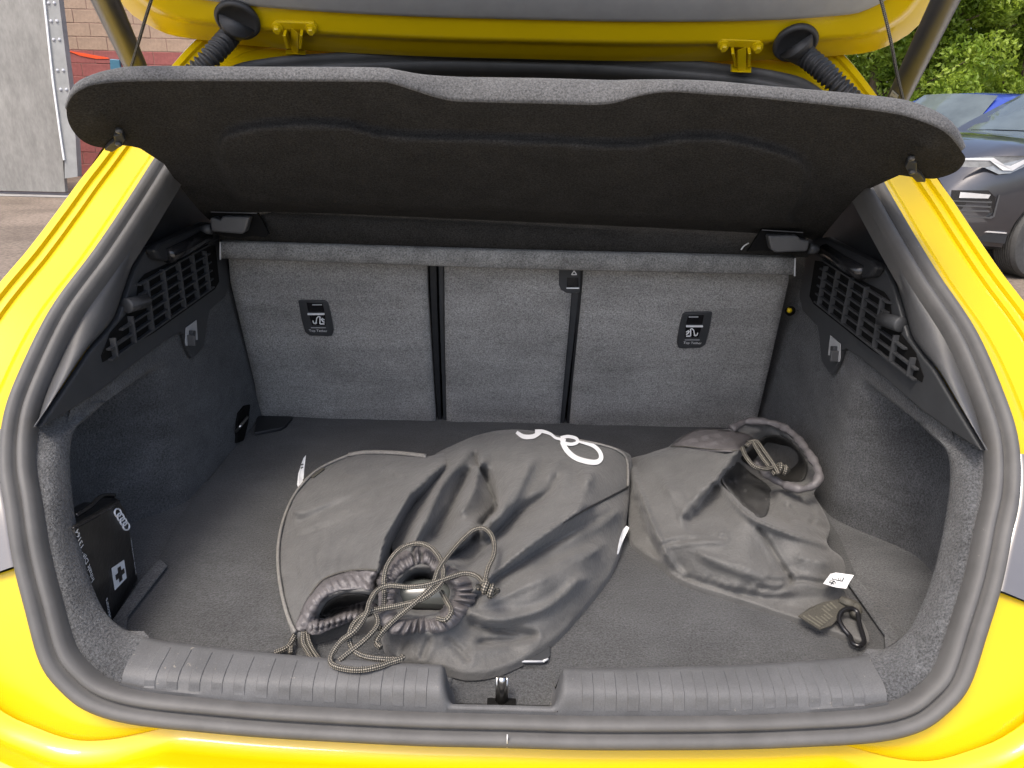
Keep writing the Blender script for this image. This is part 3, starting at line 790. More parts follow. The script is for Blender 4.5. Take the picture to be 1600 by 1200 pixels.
for s in (-1, 1):
    for k in range(13):
        x = s * (0.088 + 0.0240 * k)
        rr = []
        for xx, lf in ((x - 0.0064, -0.0003), (x - 0.0056, 0.0007), (x + 0.0056, 0.0007), (x + 0.0064, -0.0003)):
            R0 = resample(catmull(np.array(sill_row(xx))[1:8], 5), 22)[1:19]
            T = unit(np.gradient(R0[:, 1:], axis=0)); Nv = np.stack([np.zeros(len(T)), -T[:, 1], T[:, 0]], 1)
            rr.append(R0 + Nv * lf)
        V, F = loft(rr); mesh('sill_rib', V, F, 'sill', sill, angle=20)
# recess back: carpet slope of the floor's front edge
V, F = loft([[(x, 0.690, 0.668), (x, 0.672, 0.667), (x, 0.648, 0.6632), (x, 0.640, 0.6625)] for x in np.linspace(-0.062, 0.058, 9)]); mesh('recess_carpet', V, F, 'floor_carpet', sill)
c = np.array([-0.003, 0.640, 0.6635])
V, F = box(c + np.array([0, 0, 0.001]), (0.032, 0.012, 0.002)); mesh('striker_slot', V, F, 'void', sill, smooth=False)
P = [c + np.array([0, 0.002, 0]), c + np.array([0, 0.001, 0.018]), c + np.array([0, 0.003, 0.034])]
for dx in (-0.0055, 0.0055):
    tube_obj('striker_leg', [p + np.array([dx, 0, 0]) for p in P], 0.0016, 'steel', sill, seg=8)
tube_obj('striker_pin', [c + np.array([0, 0.001, 0.0]), c + np.array([0, 0.001, 0.033]), c + np.array([0, 0.002, 0.036])], [0.0052, 0.0052, 0.004], 'steel', sill, seg=14)

# ------------------------------------------------------------------ tailgate, raised
TA = R(46)
TP = np.array([0, 1.375, 1.372]); TD = np.array([0, -math.cos(TA), math.sin(TA)]); TN = np.array([0, -math.sin(TA), -math.cos(TA)])
def gate(px, py, h=0.0): return plane_hit(px, py, TP, TN, h)
gl_px = [(806, 92), (660, 88), (533, 82), (430, 75), (360, 68), (320, 63), (267, 55), (233, 40), (205, 22), (190, 5)]
G = np.array([gate(x, y) for x, y in gl_px]); G[0][0] = 0
# beyond the frame the gate carries on to its lower edge
w = G[-1]; ext = []
for t, dxx in ((0.10, -0.012), (0.25, -0.02), (0.45, -0.01), (0.65, 0.04), (0.78, 0.10)):
    ext.append(w + TD * t + np.array([dxx, 0, 0]))
ext.append(ext[-1] + TD * 0.05 + np.array([0.2, 0, 0])); ext.append(ext[-1] + TD * 0.02 + np.array([0.25, 0, 0])); e = ext[-1].copy(); e[0] = 0; ext.append(e + TD * 0.005)
Gh = resample(catmull(np.vstack([G, ext]), 8), 110)
Gf = np.vstack([Gh, mx(Gh[-2:0:-1], -1)])
Tg = unit(np.roll(Gf, -1, 0) - np.roll(Gf, 1, 0)); Bg = unit(np.cross(np.broadcast_to(TN, Tg.shape), Tg))
if np.dot(Bg[0], Gf.mean(0) - Gf[0]) < 0: Bg = -Bg
gc = np.array([0, (Gf[:, 1].min() + Gf[:, 1].max()) / 2, (Gf[:, 2].min() + Gf[:, 2].max()) / 2])
gl2 = np.abs((Gf - gc) @ TD).max()
def goff(i, b, n):
    if b <= 0.02: return Gf[i] + Bg[i] * b + TN * n
    v = Gf[i] - gc; al = np.dot(v, TD)
    return gc + np.array([v[0] * (1 - b * 1.2), 0, 0]) + TD * al * (1 - b / gl2) + TN * n
gsec = [(0.004, -0.05), (-0.002, -0.03), (-0.003, -0.004), (0.0, 0.0), (0.003, 0.002), (0.011, 0.003), (0.014, 0.0052), (0.032, 0.006), (0.040, 0.009), (0.047, 0.016), (0.054, 0.0205), (0.061, 0.0205), (0.077, 0.014), (0.105, 0.009), (0.12, -0.01)]
NG = len(Gf)
V, F = loft([[goff(i, b, n) for b, n in gsec] for i in range(NG)], closed=True)
tg = mesh('tailgate', V, F, 'yellow', car)
V, F = loft([[goff(i, b, n) for b, n in ((0.087, 0.0), (0.088, 0.012), (0.092, 0.017), (0.099, 0.019), (0.135, 0.022))] for i in range(NG)], closed=True)
inner = [goff(i, 0.135, 0.022) for i in range(NG)]
V = list(V); b0 = len(V); V += inner; V.append(np.mean(inner, axis=0)); F = list(F) + [(b0 + i, b0 + (i + 1) % NG, len(V) - 1) for i in range(NG)]
mesh('tailgate_trim', V, F, MT['gate_trim'], tg)
V = list(goff(i, 0.0, -0.05) for i in range(NG)); V.append(np.mean(V, axis=0) - TN * 0.05); F = [(i, (i + 1) % NG, len(V) - 1) for i in range(NG)]
mesh('tailgate_skin', V, F, 'yellow', tg)
# hinges
for cx, cy, dx in ((461, 38, 4), (1157, 66, -2)):
    pl = [gate(cx + a, cy + b, 0.016) for a, b in ((-36, -3), (-30, -8), (30, -6), (36, 0), (33, 7), (20, 6), (-20, 4), (-34, 4))]
    V, F = prism(pl, TN * 0.006); hg = mesh('hinge', V, F, 'yellow', tg, smooth=False, bevel=0.0015)
    for a, b in ((-27, 4), (26, 6)):
        p = gate(cx + a, cy + b, 0.021)
        V, F = merge([lathe([(0.0, 0.0), (0.0095, 0.0), (0.0095, 0.004), (0.006, 0.005)], p, TN, 16), lathe([(0.0065, 0.004), (0.0065, 0.010), (0.005, 0.012), (0.0, 0.012)], p, TN, 6)])
        mesh('hinge_bolt', V, F, 'yellow', tg, smooth=False)
    for a in (-14, 12):
        V, F = bar(gate(cx + a, cy + 3, 0.014), gate(cx + a * 0.75 + 2, cy + 24, 0.008), 0.005, 0.022, TN); mesh('hinge_lug', V, F, 'yellow', tg, smooth=False, bevel=0.001)
    a_, b_ = gate(cx + 1, cy + 10, 0.034), rear_hit(cx + dx, cy + 46)
    V, F = bar(a_, b_ + np.array([0, -0.012, 0.0]), 0.014, 0.006, (0, -1, 0)); mesh('hinge_arm', V, F, 'yellow', tg, smooth=False, bevel=0.001)
    ft = [rear_hit(cx + dx + a, cy + b) + np.array([0, -0.014, 0.004]) for a, b in ((-15, 39), (15, 40), (15, 52), (-15, 51))]
    V, F = prism(ft, (0, 0.012, 0)); mesh('hinge_foot', V, F, 'yellow', tg, smooth=False, bevel=0.001)
# ribbed cable hoses
def hose(gx, gy, path, s):
    g = gate(gx, gy, 0.024)
    V, F = lathe([(0.0, -0.006), (0.034, -0.006), (0.036, 0.0), (0.034, 0.004), (0.029, 0.005), (0.027, 0.002), (0.0, 0.002)], g, TN, 28)
    V = np.array(V); gr = mesh('hose_grommet', V, F, 'darkrubber', tg)
    q = [gate(gx, gy, 0.024)]
    for (x, y, d) in path:
        dd = ray(x, y); q.append(CAM + dd * d)
    P = resample(catmull(q, 10), 130)
    r = np.full(130, 0.0165); r[:24] = np.linspace(0.029, 0.017, 24)
    ph = np.arange(130)
    r = np.where(ph >= 24, 0.0150 + 0.0028 * np.sin(ph * 2 * math.pi / 6.0), r)
    P = resample(P, 130)
    tube_obj('cable_hose', P, r, 'darkrubber', gr, seg=18)
hose(371, 32, ((362, 52, 1.215), (345, 72, 1.20), (321, 98, 1.19), (290, 128, 1.20), (262, 150, 1.22)), 1)
hose(1243, 68, ((1257, 86, 1.215), (1279, 104, 1.20), (1304, 128, 1.19), (1332, 158, 1.20), (1352, 180, 1.22)), -1)
# power struts
for bx, by, tx, ty, s in ((220, 122, 165, 0, 1), (1404, 152, 1477, 0, -1)):
    b_ = CAM + ray(bx, by) * 1.10; t_ = CAM + ray(tx, ty) * 0.86
    d = unit(t_ - b_)
    k = np.dot(TP - b_, TN) / np.dot(d, TN); end = b_ + d * (k if 0.2 < k < 1.3 else 0.7)
    sb = b_ - d * 0.04
    sr = tube_obj('power_strut', [sb, b_, b_ + d * 0.1, b_ + d * 0.30, end], [0.0155] * 5, 'strut', car, seg=24)
    V, F = lathe([(0.0, 0.0), (0.011, 0.0), (0.011, 0.03), (0.0, 0.03)], sb - d * 0.025, d, 16); mesh('strut_joint', V, F, 'black', sr)
    # small sticker
    side = unit(np.cross(d, unit(CAM - b_))); out = unit(np.cross(side, d)); out = out if np.dot(out, CAM - b_) > 0 else -out
    c = b_ + d * (0.028 if s == 1 else 0.03)
    nrm = unit(out + side * (0.45 if np.dot(side, CR) < 0 else -0.45) * (-1 if s == 1 else 1)); c = c + nrm * 0.0158
    sd = unit(np.cross(nrm, d))
    V, F = prism([c + d * a * 0.010 + sd * b * 0.006 for a, b in ((-1, -1), (1, -1), (1, 1), (-1, 1))], nrm * 0.0004)
    mesh('strut_sticker', V, F, 'grey_print' if s == -1 else 'black', sr, smooth=False)
    if s == 1:
        V, F = merge([bar(c + nrm * 0.0005 + d * a * 0.009 + sd * b * 0.005, c + nrm * 0.0005 + d * a2 * 0.009 + sd * b2 * 0.005, 0.0012, 0.0003, nrm) for a, b, a2, b2 in ((-1, -1, 1, -1), (1, -1, 1, 1), (1, 1, -1, 1), (-1, 1, -1, -1), (-.4, 0, .5, 0))])
        mesh('sticker_print', V, F, 'grey_print', sr, smooth=False)
    else:
        random.seed(5); V, F = merge([bar(c + nrm * 0.0005 + d * y_ * 0.0014 + sd * x_ * 0.0014, c + nrm * 0.0005 + d * (y_ + 0.7) * 0.0014 + sd * x_ * 0.0014, 0.0011, 0.0002, nrm) for x_ in range(-3, 4) for y_ in (-5, -3, 4) if random.random() < 0.6])
        mesh('sticker_print', V, F, 'black', sr, smooth=False)
# ------------------------------------------------------------------ parcel shelf
LH, LR = np.array([0, 1.190, 1.111]), np.array([0, 0.87, 1.294])
LD = unit(LR - LH); LN = np.array([0, -LD[2], LD[1]]); LN = LN if LN[2] < 0 else -LN      # underside normal
shelf = thing('parcel_shelf', 'charcoal felt parcel shelf tipped up on cords inside the open boot', 'parcel shelf', (0, 1.2, 1.0))
def lid(px, py, h=0.0): return plane_hit(px, py, LH, LN, h)
rim_low = [(104, 172), (112, 152), (128, 140), (152, 132), (220, 127), (400, 127), (580, 128), (612, 131), (645, 141), (700, 157), (760, 160), (850, 162), (930, 164), (965, 160), (1000, 150), (1045, 144), (1110, 148), (1200, 155), (1380, 175), (1440, 190), (1478, 208), (1502, 236)]
rim_top = [(106, 160), (118, 132), (140, 118), (175, 108), (225, 103), (400, 104), (580, 105), (620, 109), (660, 116), (720, 120), (780, 121), (850, 122), (920, 124), (960, 125), (1000, 124), (1050, 124), (1110, 126), (1200, 134), (1390, 152), (1455, 170), (1492, 195), (1507, 228)]
low_rest = [(1508, 250), (1494, 268), (1462, 279), (1430, 277), (1400, 274), (1372, 281), (1345, 301), (1315, 334), (1288, 366), (1275, 378), (1210, 366), (800, 346), (420, 331), (338, 341), (328, 344), (302, 318), (276, 284), (246, 245), (215, 231), (185, 227), (160, 231), (130, 221), (110, 198)]
def dropf(x):       # end lobes bend down
    k = np.clip(max(300 - x, x - 1310) / 180.0, 0, 1); return 0.030 * k * k
out = [(x, y, dropf(x)) for x, y in rim_low] + [(x, y, dropf(x)) for x, y in low_rest]
pan = catmull([(348, 268), (339, 232), (352, 209), (400, 196), (470, 191), (540, 194), (590, 206), (650, 211), (800, 216), (960, 224), (1010, 222), (1060, 214), (1130, 214), (1195, 227), (1246, 245), (1266, 268), (1258, 300), (1238, 335), (1205, 354), (800, 336), (420, 322), (372, 310)], 6, True)
def hf(P2, h):
    d = dist_poly(pan, P2); ins = inside(pan, P2); sd = np.where(ins, d, -d)
    k = np.clip((sd + 6) / 13, 0, 1); k = k * k * (3 - 2 * k)
    x = P2[:, 0]
    return 0.015 * k + 0.0 * x
lobe_feats = [[(150, 180, 0.030), (190, 190, 0.012)], [(250, 150, 0.0), (300, 300, 0.0)], [(1450, 230, 0.030), (1410, 225, 0.012)], [(1350, 180, 0.0), (1310, 320, 0.0)], [(400, 150, 0.0), (800, 180, 0.0), (1250, 190, 0.0)], [(350, 320, 0.0), (800, 335, 0.0), (1250, 350, 0.0)]]
ls = Sheet(out, lobe_feats, LH, LN, step=7, blur=3, hfun=hf, iters=300, smooth_outline=True)
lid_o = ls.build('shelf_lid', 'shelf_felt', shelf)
# rim around the rear edge: from the underside edge up to the top edge
lo = resample(catmull([(x, y, dropf(x)) for x, y in rim_low], 6), 140)
hi = resample(catmull([(x, y, 0) for x, y in rim_top], 6), 140)
rows = []
for a, b in zip(lo, hi):
    p = lid(a[0], a[1], a[2])
    dep = np.dot(p - CAM, _f)
    d = ray(b[0], b[1]); q = CAM + d * (dep + 0.006)
    n_ = np.array([0, -0.95, 0.3])
    rows.append([p + np.array([0, 0.006, 0.002]), p, p * 0.85 + q * 0.15 + n_ * 0.003, p * 0.5 + q * 0.5 + n_ * 0.0045, p * 0.15 + q * 0.85 + n_ * 0.003, q, q + LD * -0.01 - LN * 0.002])
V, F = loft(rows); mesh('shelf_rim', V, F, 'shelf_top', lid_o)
# upper face of the lid
tops = [r[-1] for r in rows]
rr = []
for p in tops:
    e = p.copy(); L = np.dot(p - LH, LD); fx = np.clip(p[0], -0.47, 0.47)
    end = LH + LD * 0.01 - LN * 0.020 + np.array([fx, 0, 0])
    rr.append([p * (1 - t) + end * t for t in (0, 0.15, 0.5, 1)])
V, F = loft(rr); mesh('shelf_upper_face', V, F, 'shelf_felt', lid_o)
# front strip hinged to the lid, then the light felt flap over the seats
a = [(338, 347), (420, 337), (800, 352), (1210, 372), (1275, 383)]; b = [(344, 378), (420, 380), (800, 392), (1210, 401), (1262, 402)]
pa = [lid(x, y, 0.002) for x, y in a]
pb = [at_y(x, y, 1.222) for x, y in b]
rows = []
for p, q in zip(resample(pa, 20), resample(pb, 20)):
    rows.append([p + np.array([0, 0.016, 0.024]), p + np.array([0, 0.012, 0.004]), p + np.array([0, 0.001, -0.001]), p * 0.5 + q * 0.5 + np.array([0, 0.003, 0]), q, q + np.array([0, 0.03, 0.0])])  # first row: unseen backing added to keep light out of the crease gap
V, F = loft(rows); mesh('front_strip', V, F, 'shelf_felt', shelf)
fa = resample([at_y(x, y, 1.216) for x, y in ((345, 377), (800, 391), (1242, 402))], 30); fb = resample([at_y(x, y, 1.222) for x, y in ((345, 404), (800, 420), (1241, 430))], 30)
rows = []
for i, (p, q) in enumerate(zip(fa, fb)):
    w_ = 0.0012 * math.sin(i * 0.9) + 0.001 * math.sin(i * 0.37)
    rows.append([p + np.array([0, 0.02, 0.004]), p, p * 0.93 + q * 0.07 + np.array([0, -0.004 + w_, 0]), p * 0.5 + q * 0.5 + np.array([0, -0.006 - w_, 0]), p * 0.08 + q * 0.92 + np.array([0, -0.005 + w_, 0]), q, q + np.array([0, 0.012, 0.001])])
V, F = loft(rows); fo = mesh('seat_flap', V, F, 'flap', shelf); md = fo.modifiers.new('s', 'SOLIDIFY'); md.thickness = 0.002
V, F = merge([bar(p, q, 0.002, 0.002, (0, -1, 0)) for p, q in ((fa[0] + np.array([0.002, -0.006, 0]), fb[0] + np.array([0.002, -0.006, 0])), (fa[-1] + np.array([-0.002, -0.006, 0]), fb[-1] + np.array([-0.002, -0.006, 0])))])
mesh('flap_binding', V, F, 'grey_print', shelf, smooth=False)
# hinge brackets with their black recess plates
for pl, br, kn in (([(330, 331), (402, 333), (410, 345), (420, 366), (414, 371), (398, 368), (372, 372), (335, 366)], [(327, 341), (333, 340), (343, 344), (347, 338), (390, 339), (388, 346), (383, 362), (378, 366), (330, 362)], ((330, 358), (314, 358))),
                   ([(1254, 363), (1190, 359), (1178, 377), (1168, 393), (1192, 391), (1230, 395), (1268, 394)], [(1200, 368), (1205, 390), (1212, 395), (1262, 393), (1266, 376), (1252, 374), (1246, 368)], ((1264, 388), (1279, 390)))):
    P = [at_y(x, y, 1.182) for x, y in pl]
    V, F = prism(P, (0, 0.006, 0)); po = mesh('hinge_recess', V, F, 'void', shelf, smooth=False)
    ed = [at_y(x, y, 1.179) for x, y in pl[:2]]
    V, F = bar(ed[0], ed[1], 0.0015, 0.002, (0, -1, 0)); mesh('recess_edge', V, F, 'trim_light', po, smooth=False)
    P = [at_y(x, y, 1.163) for x, y in br]
    V, F = prism(P, (0, 0.018, 0)); bo = mesh('hinge_bracket', V, F, MT['trim_light'], shelf, smooth=False, bevel=0.003)
    p, q = at_y(*kn[0], 1.171), at_y(*kn[1], 1.171)
    tube_obj('hinge_pin', [p, p * .4 + q * .6, q], [0.0085, 0.0075, 0.005], 'trim', bo, seg=12)
# cord hooks under the lobes and the lifting cords
for hp_, cord in (([(178, 206), (192, 202), (196, 212), (190, 222), (176, 231), (164, 228), (172, 219), (180, 214)], [(203, 112, 0.93), (212, 82, 0.90), (226, 33, 0.86), (238, -6, 0.83), (262, -90, 0.78)]),
                  ([(1432, 248), (1418, 245), (1414, 254), (1420, 266), (1432, 278), (1446, 278), (1440, 268), (1432, 262)], [(1411, 156, 0.93), (1402, 118, 0.90), (1391, 60, 0.86), (1375, -6, 0.83), (1352, -90, 0.78)])):
    P = [lid(x, y, dropf(x) + 0.002) for x, y in hp_]
    V, F = prism(P, LN * 0.006); ho = mesh('cord_hook', V, F, 'trim', lid_o, smooth=False, bevel=0.001)
    for x, y in (hp_[1], hp_[3]):
        V, F = lathe([(0, 0), (0.004, 0), (0.004, 0.004), (0, 0.005)], lid(x * 0.6 + hp_[0][0] * 0.4, y, dropf(x) + 0.008), LN, 10); mesh('hook_stud', V, F, 'trim_light', lid_o)
    q = [CAM + ray(x, y) * d for x, y, d in cord]
    # carry the cord on to the tailgate trim
    dd = unit(q[-1] - q[-2]); k = np.dot(TP + TN * 0.05 - q[-1], TN) / np.dot(dd, TN)
    if 0 < k < 1: q.append(q[-1] + dd * k)
    q = [q[0] + (q[0] - q[1]) * 0.3] + q
    tube_obj('lifting_cord', catmull(q, 8), 0.0019, 'braid', shelf, seg=8)
ftxt = lid(1166, 384, 0.004)
P = catmull([at_y(1158, 390, 1.212), at_y(1163, 384, 1.210), at_y(1170, 380, 1.212)], 4)
tube_obj('loose_thread', P, 0.0012, 'white', shelf, seg=6)

# ------------------------------------------------------------------ first aid kit in the side pocket
kit = thing('first_aid_kit', 'black vinyl first aid pouch with white cross in the side pocket', 'first aid kit', (-0.55, 0.82, FZ))
# front face: a quad on a plane leaning outwards, facing the boot
ktl, ktr, kbr, kbl = (112, 822), (186, 782), (214, 905), (150, 1010)
_a, _b, _c = at_z(168, 990, 0.672) - np.array([0.006, 0, 0]), at_z(222, 908, 0.672) - np.array([0.006, 0, 0]), CAM + ray(186, 782) * 0.945
Kp = _b; Kn = unit(np.cross(_b - _a, _c - _a)); Kn = Kn if Kn[0] > 0 else -Kn
def kf(px, py, h=0.0): return plane_hit(px, py, Kp, Kn, h)
kpts = [(119, 823, 0.0), (146, 807, 0.002), (186, 783, 0.0), (196, 800, 0.0), (206, 850, 0.0), (215, 905, 0.0), (190, 945, 0.0), (170, 982, 0.0), (160, 985, 0.0), (142, 940, 0.0), (126, 880, 0.0)]
ks = Sheet(kpts, [[(130, 860, 0.005), (165, 850, 0.008), (190, 840, 0.004)], [(140, 920, 0.006), (175, 900, 0.007)]], Kp, Kn, step=7, blur=2, smooth_outline=False)
front = ks.build('pouch_front', 'vinyl', kit)
# body behind, gusset and zip flap on top
loopf = [kf(*p[:2]) for p in kpts]
V, F = prism([p - Kn * 0.001 for p in loopf], -Kn * 0.045); mesh('pouch_body', V, F, 'vinyl', kit, smooth=False, bevel=0.004)
tp = [kf(120, 823, 0.0), kf(186, 783, 0.0), kf(176, 775, -0.02), kf(158, 774, -0.045), kf(118, 800, -0.05)]
V, F = prism(tp, Kn * 0.003); mesh('pouch_top', V, F, 'vinyl', kit, smooth=False, bevel=0.002)
P = catmull([kf(118, 806, -0.01), kf(140, 792, -0.01), kf(158, 776, -0.012), kf(178, 774, -0.012)], 6); tube_obj('pouch_piping', P, 0.003, 'gloss_black', kit)
P = catmull([kf(114, 826, 0.002), kf(150, 807, 0.004), (kf(186, 783, 0.002))], 6); tube_obj('pouch_seam', P, 0.0016, 'gloss_black', kit)
def kpt(x, y): return ks.point(x, y, 0.0015)
# four rings
dirr = (kpt(198, 822) - kpt(183, 800)); 
for k in range(4):
    t = k / 3.0
    cxr, cyr = 184 + 13 * t, 801 + 21 * t
    u_ = kpt(cxr + 4.0, cyr + 7.0) - kpt(cxr, cyr); w_ = kpt(cxr + 5.0, cyr - 4.0) - kpt(cxr, cyr); c = kpt(cxr, cyr)
    P = [c + u_ * math.cos(a) * 0.75 + w_ * math.sin(a) * 0.8 for a in np.linspace(0, 2 * math.pi, 20, endpoint=False)]
    tube_obj('ring_emblem', P, 0.0012, 'white', kit, seg=6, closed=True)
sq = [kpt(174, 888), kpt(193, 875), kpt(197, 903), kpt(179, 922)]
V, F = prism(sq, Kn * 0.0008); mesh('cross_panel', V, F, 'white', kit, smooth=False)
def bl(u, v): return (sq[0] * (1 - u) + sq[1] * u) * (1 - v) + (sq[3] * (1 - u) + sq[2] * u) * v + Kn * 0.0012
V, F = merge([prism([bl(.38, .15), bl(.62, .15), bl(.62, .85), bl(.38, .85)], Kn * 0.0004), prism([bl(.15, .38), bl(.85, .38), bl(.85, .62), bl(.15, .62)], Kn * 0.0006)]); mesh('cross_mark', V, F, 'vinyl', kit, smooth=False)
def ktext(s, a, b, size, flip=1):
    pa_, pb_ = kpt(*a), kpt(*b); xd = unit(pb_ - pa_); yd = np.cross(Kn, xd) * flip
    text('print', s, size, (pa_ + pb_) / 2, xd, yd, 'white', kit)
ktext('Inhalt DIN 13164', (142, 896), (124, 840), 0.0105)
ktext('first aid kit · trousse de secours', (213, 900), (204, 838), 0.0042)
ktext('Secours', (172, 968), (166, 935), 0.010)
ktext('de', (160, 962), (155, 948), 0.010)

# ------------------------------------------------------------------ drawstring bags
FP = np.array([0, 0, FZ])
def wr(amp, seed, fx=0.05, fy=0.035):
    rg = np.random.RandomState(seed); ph = rg.rand(8) * 6.28
    def f(P2, h):
        x, y = P2[:, 0], P2[:, 1]
        w = np.sin(x * fx + y * fy + ph[0]) * np.sin(x * fx * 0.6 - y * fy * 1.3 + ph[1]) + 0.6 * np.sin(x * fx * 2.1 + y * fy * 1.2 + ph[2]) * np.sin(y * fy * 2.4 - x * fx * 0.7 + ph[3])
        return amp * w * np.clip(h / 0.02, 0, 1)
    return f
bagL = thing('drawstring_bag', 'dark grey drawstring bag with pale piping seam lying on the boot floor', 'bag', (-0.2, 0.85, FZ), 'drawstring bags in the boot')
bagC = thing('drawstring_bag', 'bulging dark grey drawstring bag with white interlocking rings print', 'bag', (0.03, 0.85, FZ), 'drawstring bags in the boot')
bagR = thing('drawstring_bag', 'slack dark grey drawstring bag with open mouth, white tag and carabiner', 'bag', (0.3, 0.9, FZ), 'drawstring bags in the boot')
oL = [(712, 706, .060), (665, 713, .060), (620, 709, .055), (572, 708, .050), (545, 712, .045), (510, 727, .035), (485, 745, .030), (460, 775, .020), (443, 815, .014), (436, 850, .012), (436, 890, .012), (442, 930, .012), (452, 965, .015), (462, 988, .018),
      (480, 987, .018), (505, 980, .018), (540, 970, .020), (592, 962, .020), (622, 935, .020), (645, 885, .020), (660, 800, .030), (712, 740, .050)]
fL = [[(480, 968, .028), (488, 938, .044), (512, 914, .056), (548, 899, .062), (590, 894, .064)], [(494, 958, .034), (509, 932, .050), (540, 922, .056), (582, 924, .056)], [(502, 966, .006), (525, 951, .004), (572, 944, .006)], [(484, 982, .024), (520, 976, .030), (560, 962, .032)],
      [(590, 890, .066), (601, 840, .078), (640, 772, .088), (690, 727, .086)], [(607, 885, .016), (628, 842, .012), (655, 790, .030)], [(468, 868, .038), (520, 852, .052), (565, 840, .064)], [(540, 740, .058), (620, 732, .066)], [(458, 800, .040), (560, 770, .062), (640, 745, .074)], [(450, 850, .028), (530, 815, .050), (620, 780, .078)], [(500, 890, .050), (496, 920, .048)]]
CL = [([(470, 815), (540, 782), (620, 745)], -0.0035, 6), ([(455, 842), (520, 822), (575, 800)], -0.002, 5), ([(500, 900), (496, 870), (505, 840)], -0.003, 5), ([(520, 893), (530, 860), (548, 830)], 0.002, 5), ([(560, 890), (575, 840), (610, 780)], 0.003, 8), ([(545, 735), (610, 728), (680, 730)], -0.002, 4), ([(480, 920), (470, 890), (468, 860)], 0.002, 4)]
CC = [([(640, 855), (665, 815), (690, 760), (730, 712)], 0.005, 8), ([(650, 862), (676, 826), (705, 790), (722, 745)], -0.006, 6), ([(700, 872), (740, 830), (776, 795), (764, 758), (741, 712)], -0.007, 6), ([(698, 876), (740, 845), (790, 805), (832, 720)], 0.005, 7),
      ([(730, 880), (775, 838), (812, 800), (855, 772), (870, 748)], -0.006, 8), ([(733, 905), (790, 868), (860, 826), (920, 790)], 0.004, 9), ([(735, 935), (790, 896), (860, 852), (955, 800)], -0.004, 6), ([(735, 952), (800, 925), (870, 880), (940, 850)], 0.003, 8),
      ([(735, 968), (780, 985), (834, 992), (800, 1000), (750, 1005)], -0.006, 6), ([(735, 958), (800, 965), (860, 945), (910, 905)], 0.004, 8), ([(860, 740), (875, 720), (905, 722), (915, 750)], 0.004, 9), ([(670, 1000), (660, 1025)], -0.003, 5), ([(700, 1000), (730, 1030)], -0.003, 5), ([(640, 1000), (630, 1020)], -0.003, 5), ([(690, 740), (745, 720), (790, 700)], 0.002, 6), ([(640, 790), (655, 770), (665, 745)], -0.004, 5)]
CRR = [([(986, 728), (1004, 780), (1022, 826), (1045, 872), (1068, 900)], 0.004, 5), ([(1036, 850), (1078, 842), (1130, 840)], -0.004, 4), ([(1187, 826), (1205, 855), (1220, 880), (1236, 906)], -0.005, 4), ([(1072, 808), (1090, 785), (1112, 757)], -0.005, 5), ([(1074, 812), (1085, 830), (1120, 835)], -0.003, 5), ([(1152, 706), (1128, 735), (1108, 762)], 0.004, 6),
       ([(1122, 752), (1150, 787), (1180, 812), (1240, 836), (1294, 852)], 0.004, 5), ([(1200, 905), (1220, 908), (1238, 900)], -0.004, 4), ([(1185, 918), (1215, 922), (1245, 906), (1290, 912)], -0.004, 4), ([(1000, 720), (1060, 770), (1070, 800)], 0.002, 8), ([(1255, 780), (1272, 800), (1268, 820)], -0.004, 4), ([(1230, 790), (1250, 812), (1290, 825)], -0.004, 5), ([(1210, 775), (1196, 805)], -0.003, 4), ([(1100, 870), (1160, 895), (1220, 908)], 0.003, 7)]
def lift(o, m): return [(x, y, max(h, m)) for x, y, h in o]
bL = Sheet(lift(oL, .020), fL, FP, UP, step=4, blur=1, exag=1.45, hscale=1.128, creases=CL, hfun=wr(0.0014, 4), iters=600)
bL.build('bag_body', 'nylon', bagL, skirt=1, back=0.03)
oC = [(672, 716, .060), (720, 690, .080), (760, 676, .098), (800, 671, .108), (840, 674, .113), (870, 680, .115), (940, 693, .105), (975, 705, .092), (987, 718, .075), (984, 760, .050), (981, 800, .030), (972, 850, .015), (960, 880, .008), (945, 905, .004), (900, 960, 0), (860, 1000, 0), (810, 1030, 0), (770, 1045, 0), (730, 1049, 0), (700, 1043, 0), (660, 1036, .003),
      (622, 1026, .006), (602, 1008, .010), (596, 985, .020), (592, 960, .030), (592, 930, .038), (602, 900, .046), (622, 872, .054), (612, 850, .046), (636, 790, .046), (655, 745, .052)]
ring = lambda rx, ry, hu, hd, n=24: [(662 + rx * math.cos(a), 926 + ry * math.sin(a), hu * (0.5 - 0.5 * math.sin(a)) + hd * (0.5 + 0.5 * math.sin(a))) for a in np.linspace(0, 2 * math.pi, n)]
fC = [[(727, 708, .100), (692, 753, .098), (656, 827, .088), (640, 858, .076)], [(733, 735, .084), (700, 800, .068), (677, 838, .058)], [(742, 713, .094), (763, 760, .074), (777, 793, .066), (735, 845, .056), (704, 870, .054)],
      [(752, 720, .108), (742, 760, .102), (722, 800, .090)],
      [(827, 722, .128), (779, 803, .114), (694, 872, .084)], [(872, 755, .116), (850, 778, .106), (805, 802, .090), (737, 873, .064)], [(925, 735, .120), (905, 795, .118), (820, 858, .104), (738, 924, .072)],
      [(962, 800, .066), (900, 828, .090), (780, 898, .074), (738, 942, .052)], [(930, 860, .066), (850, 905, .080), (750, 945, .060)], [(900, 905, .060), (850, 950, .052), (780, 972, .052), (735, 966, .050)], [(737, 978, .034), (833, 994, .020), (752, 1003, .020)], [(690, 1012, .026), (740, 1018, .022), (800, 1008, .016)],
      ring(72, 62, .078, .046), ring(48, 40, .072, .048), [(640, 922, .010), (690, 930, .010)], [(650, 905, .012), (670, 905, .012)], [(640, 945, .008), (690, 948, .008)]]
bC = Sheet(lift(oC, .014), fC, FP, UP, step=4, blur=1, exag=1.6, hscale=0.95, creases=CC, hfun=wr(0.0016, 9), iters=600)
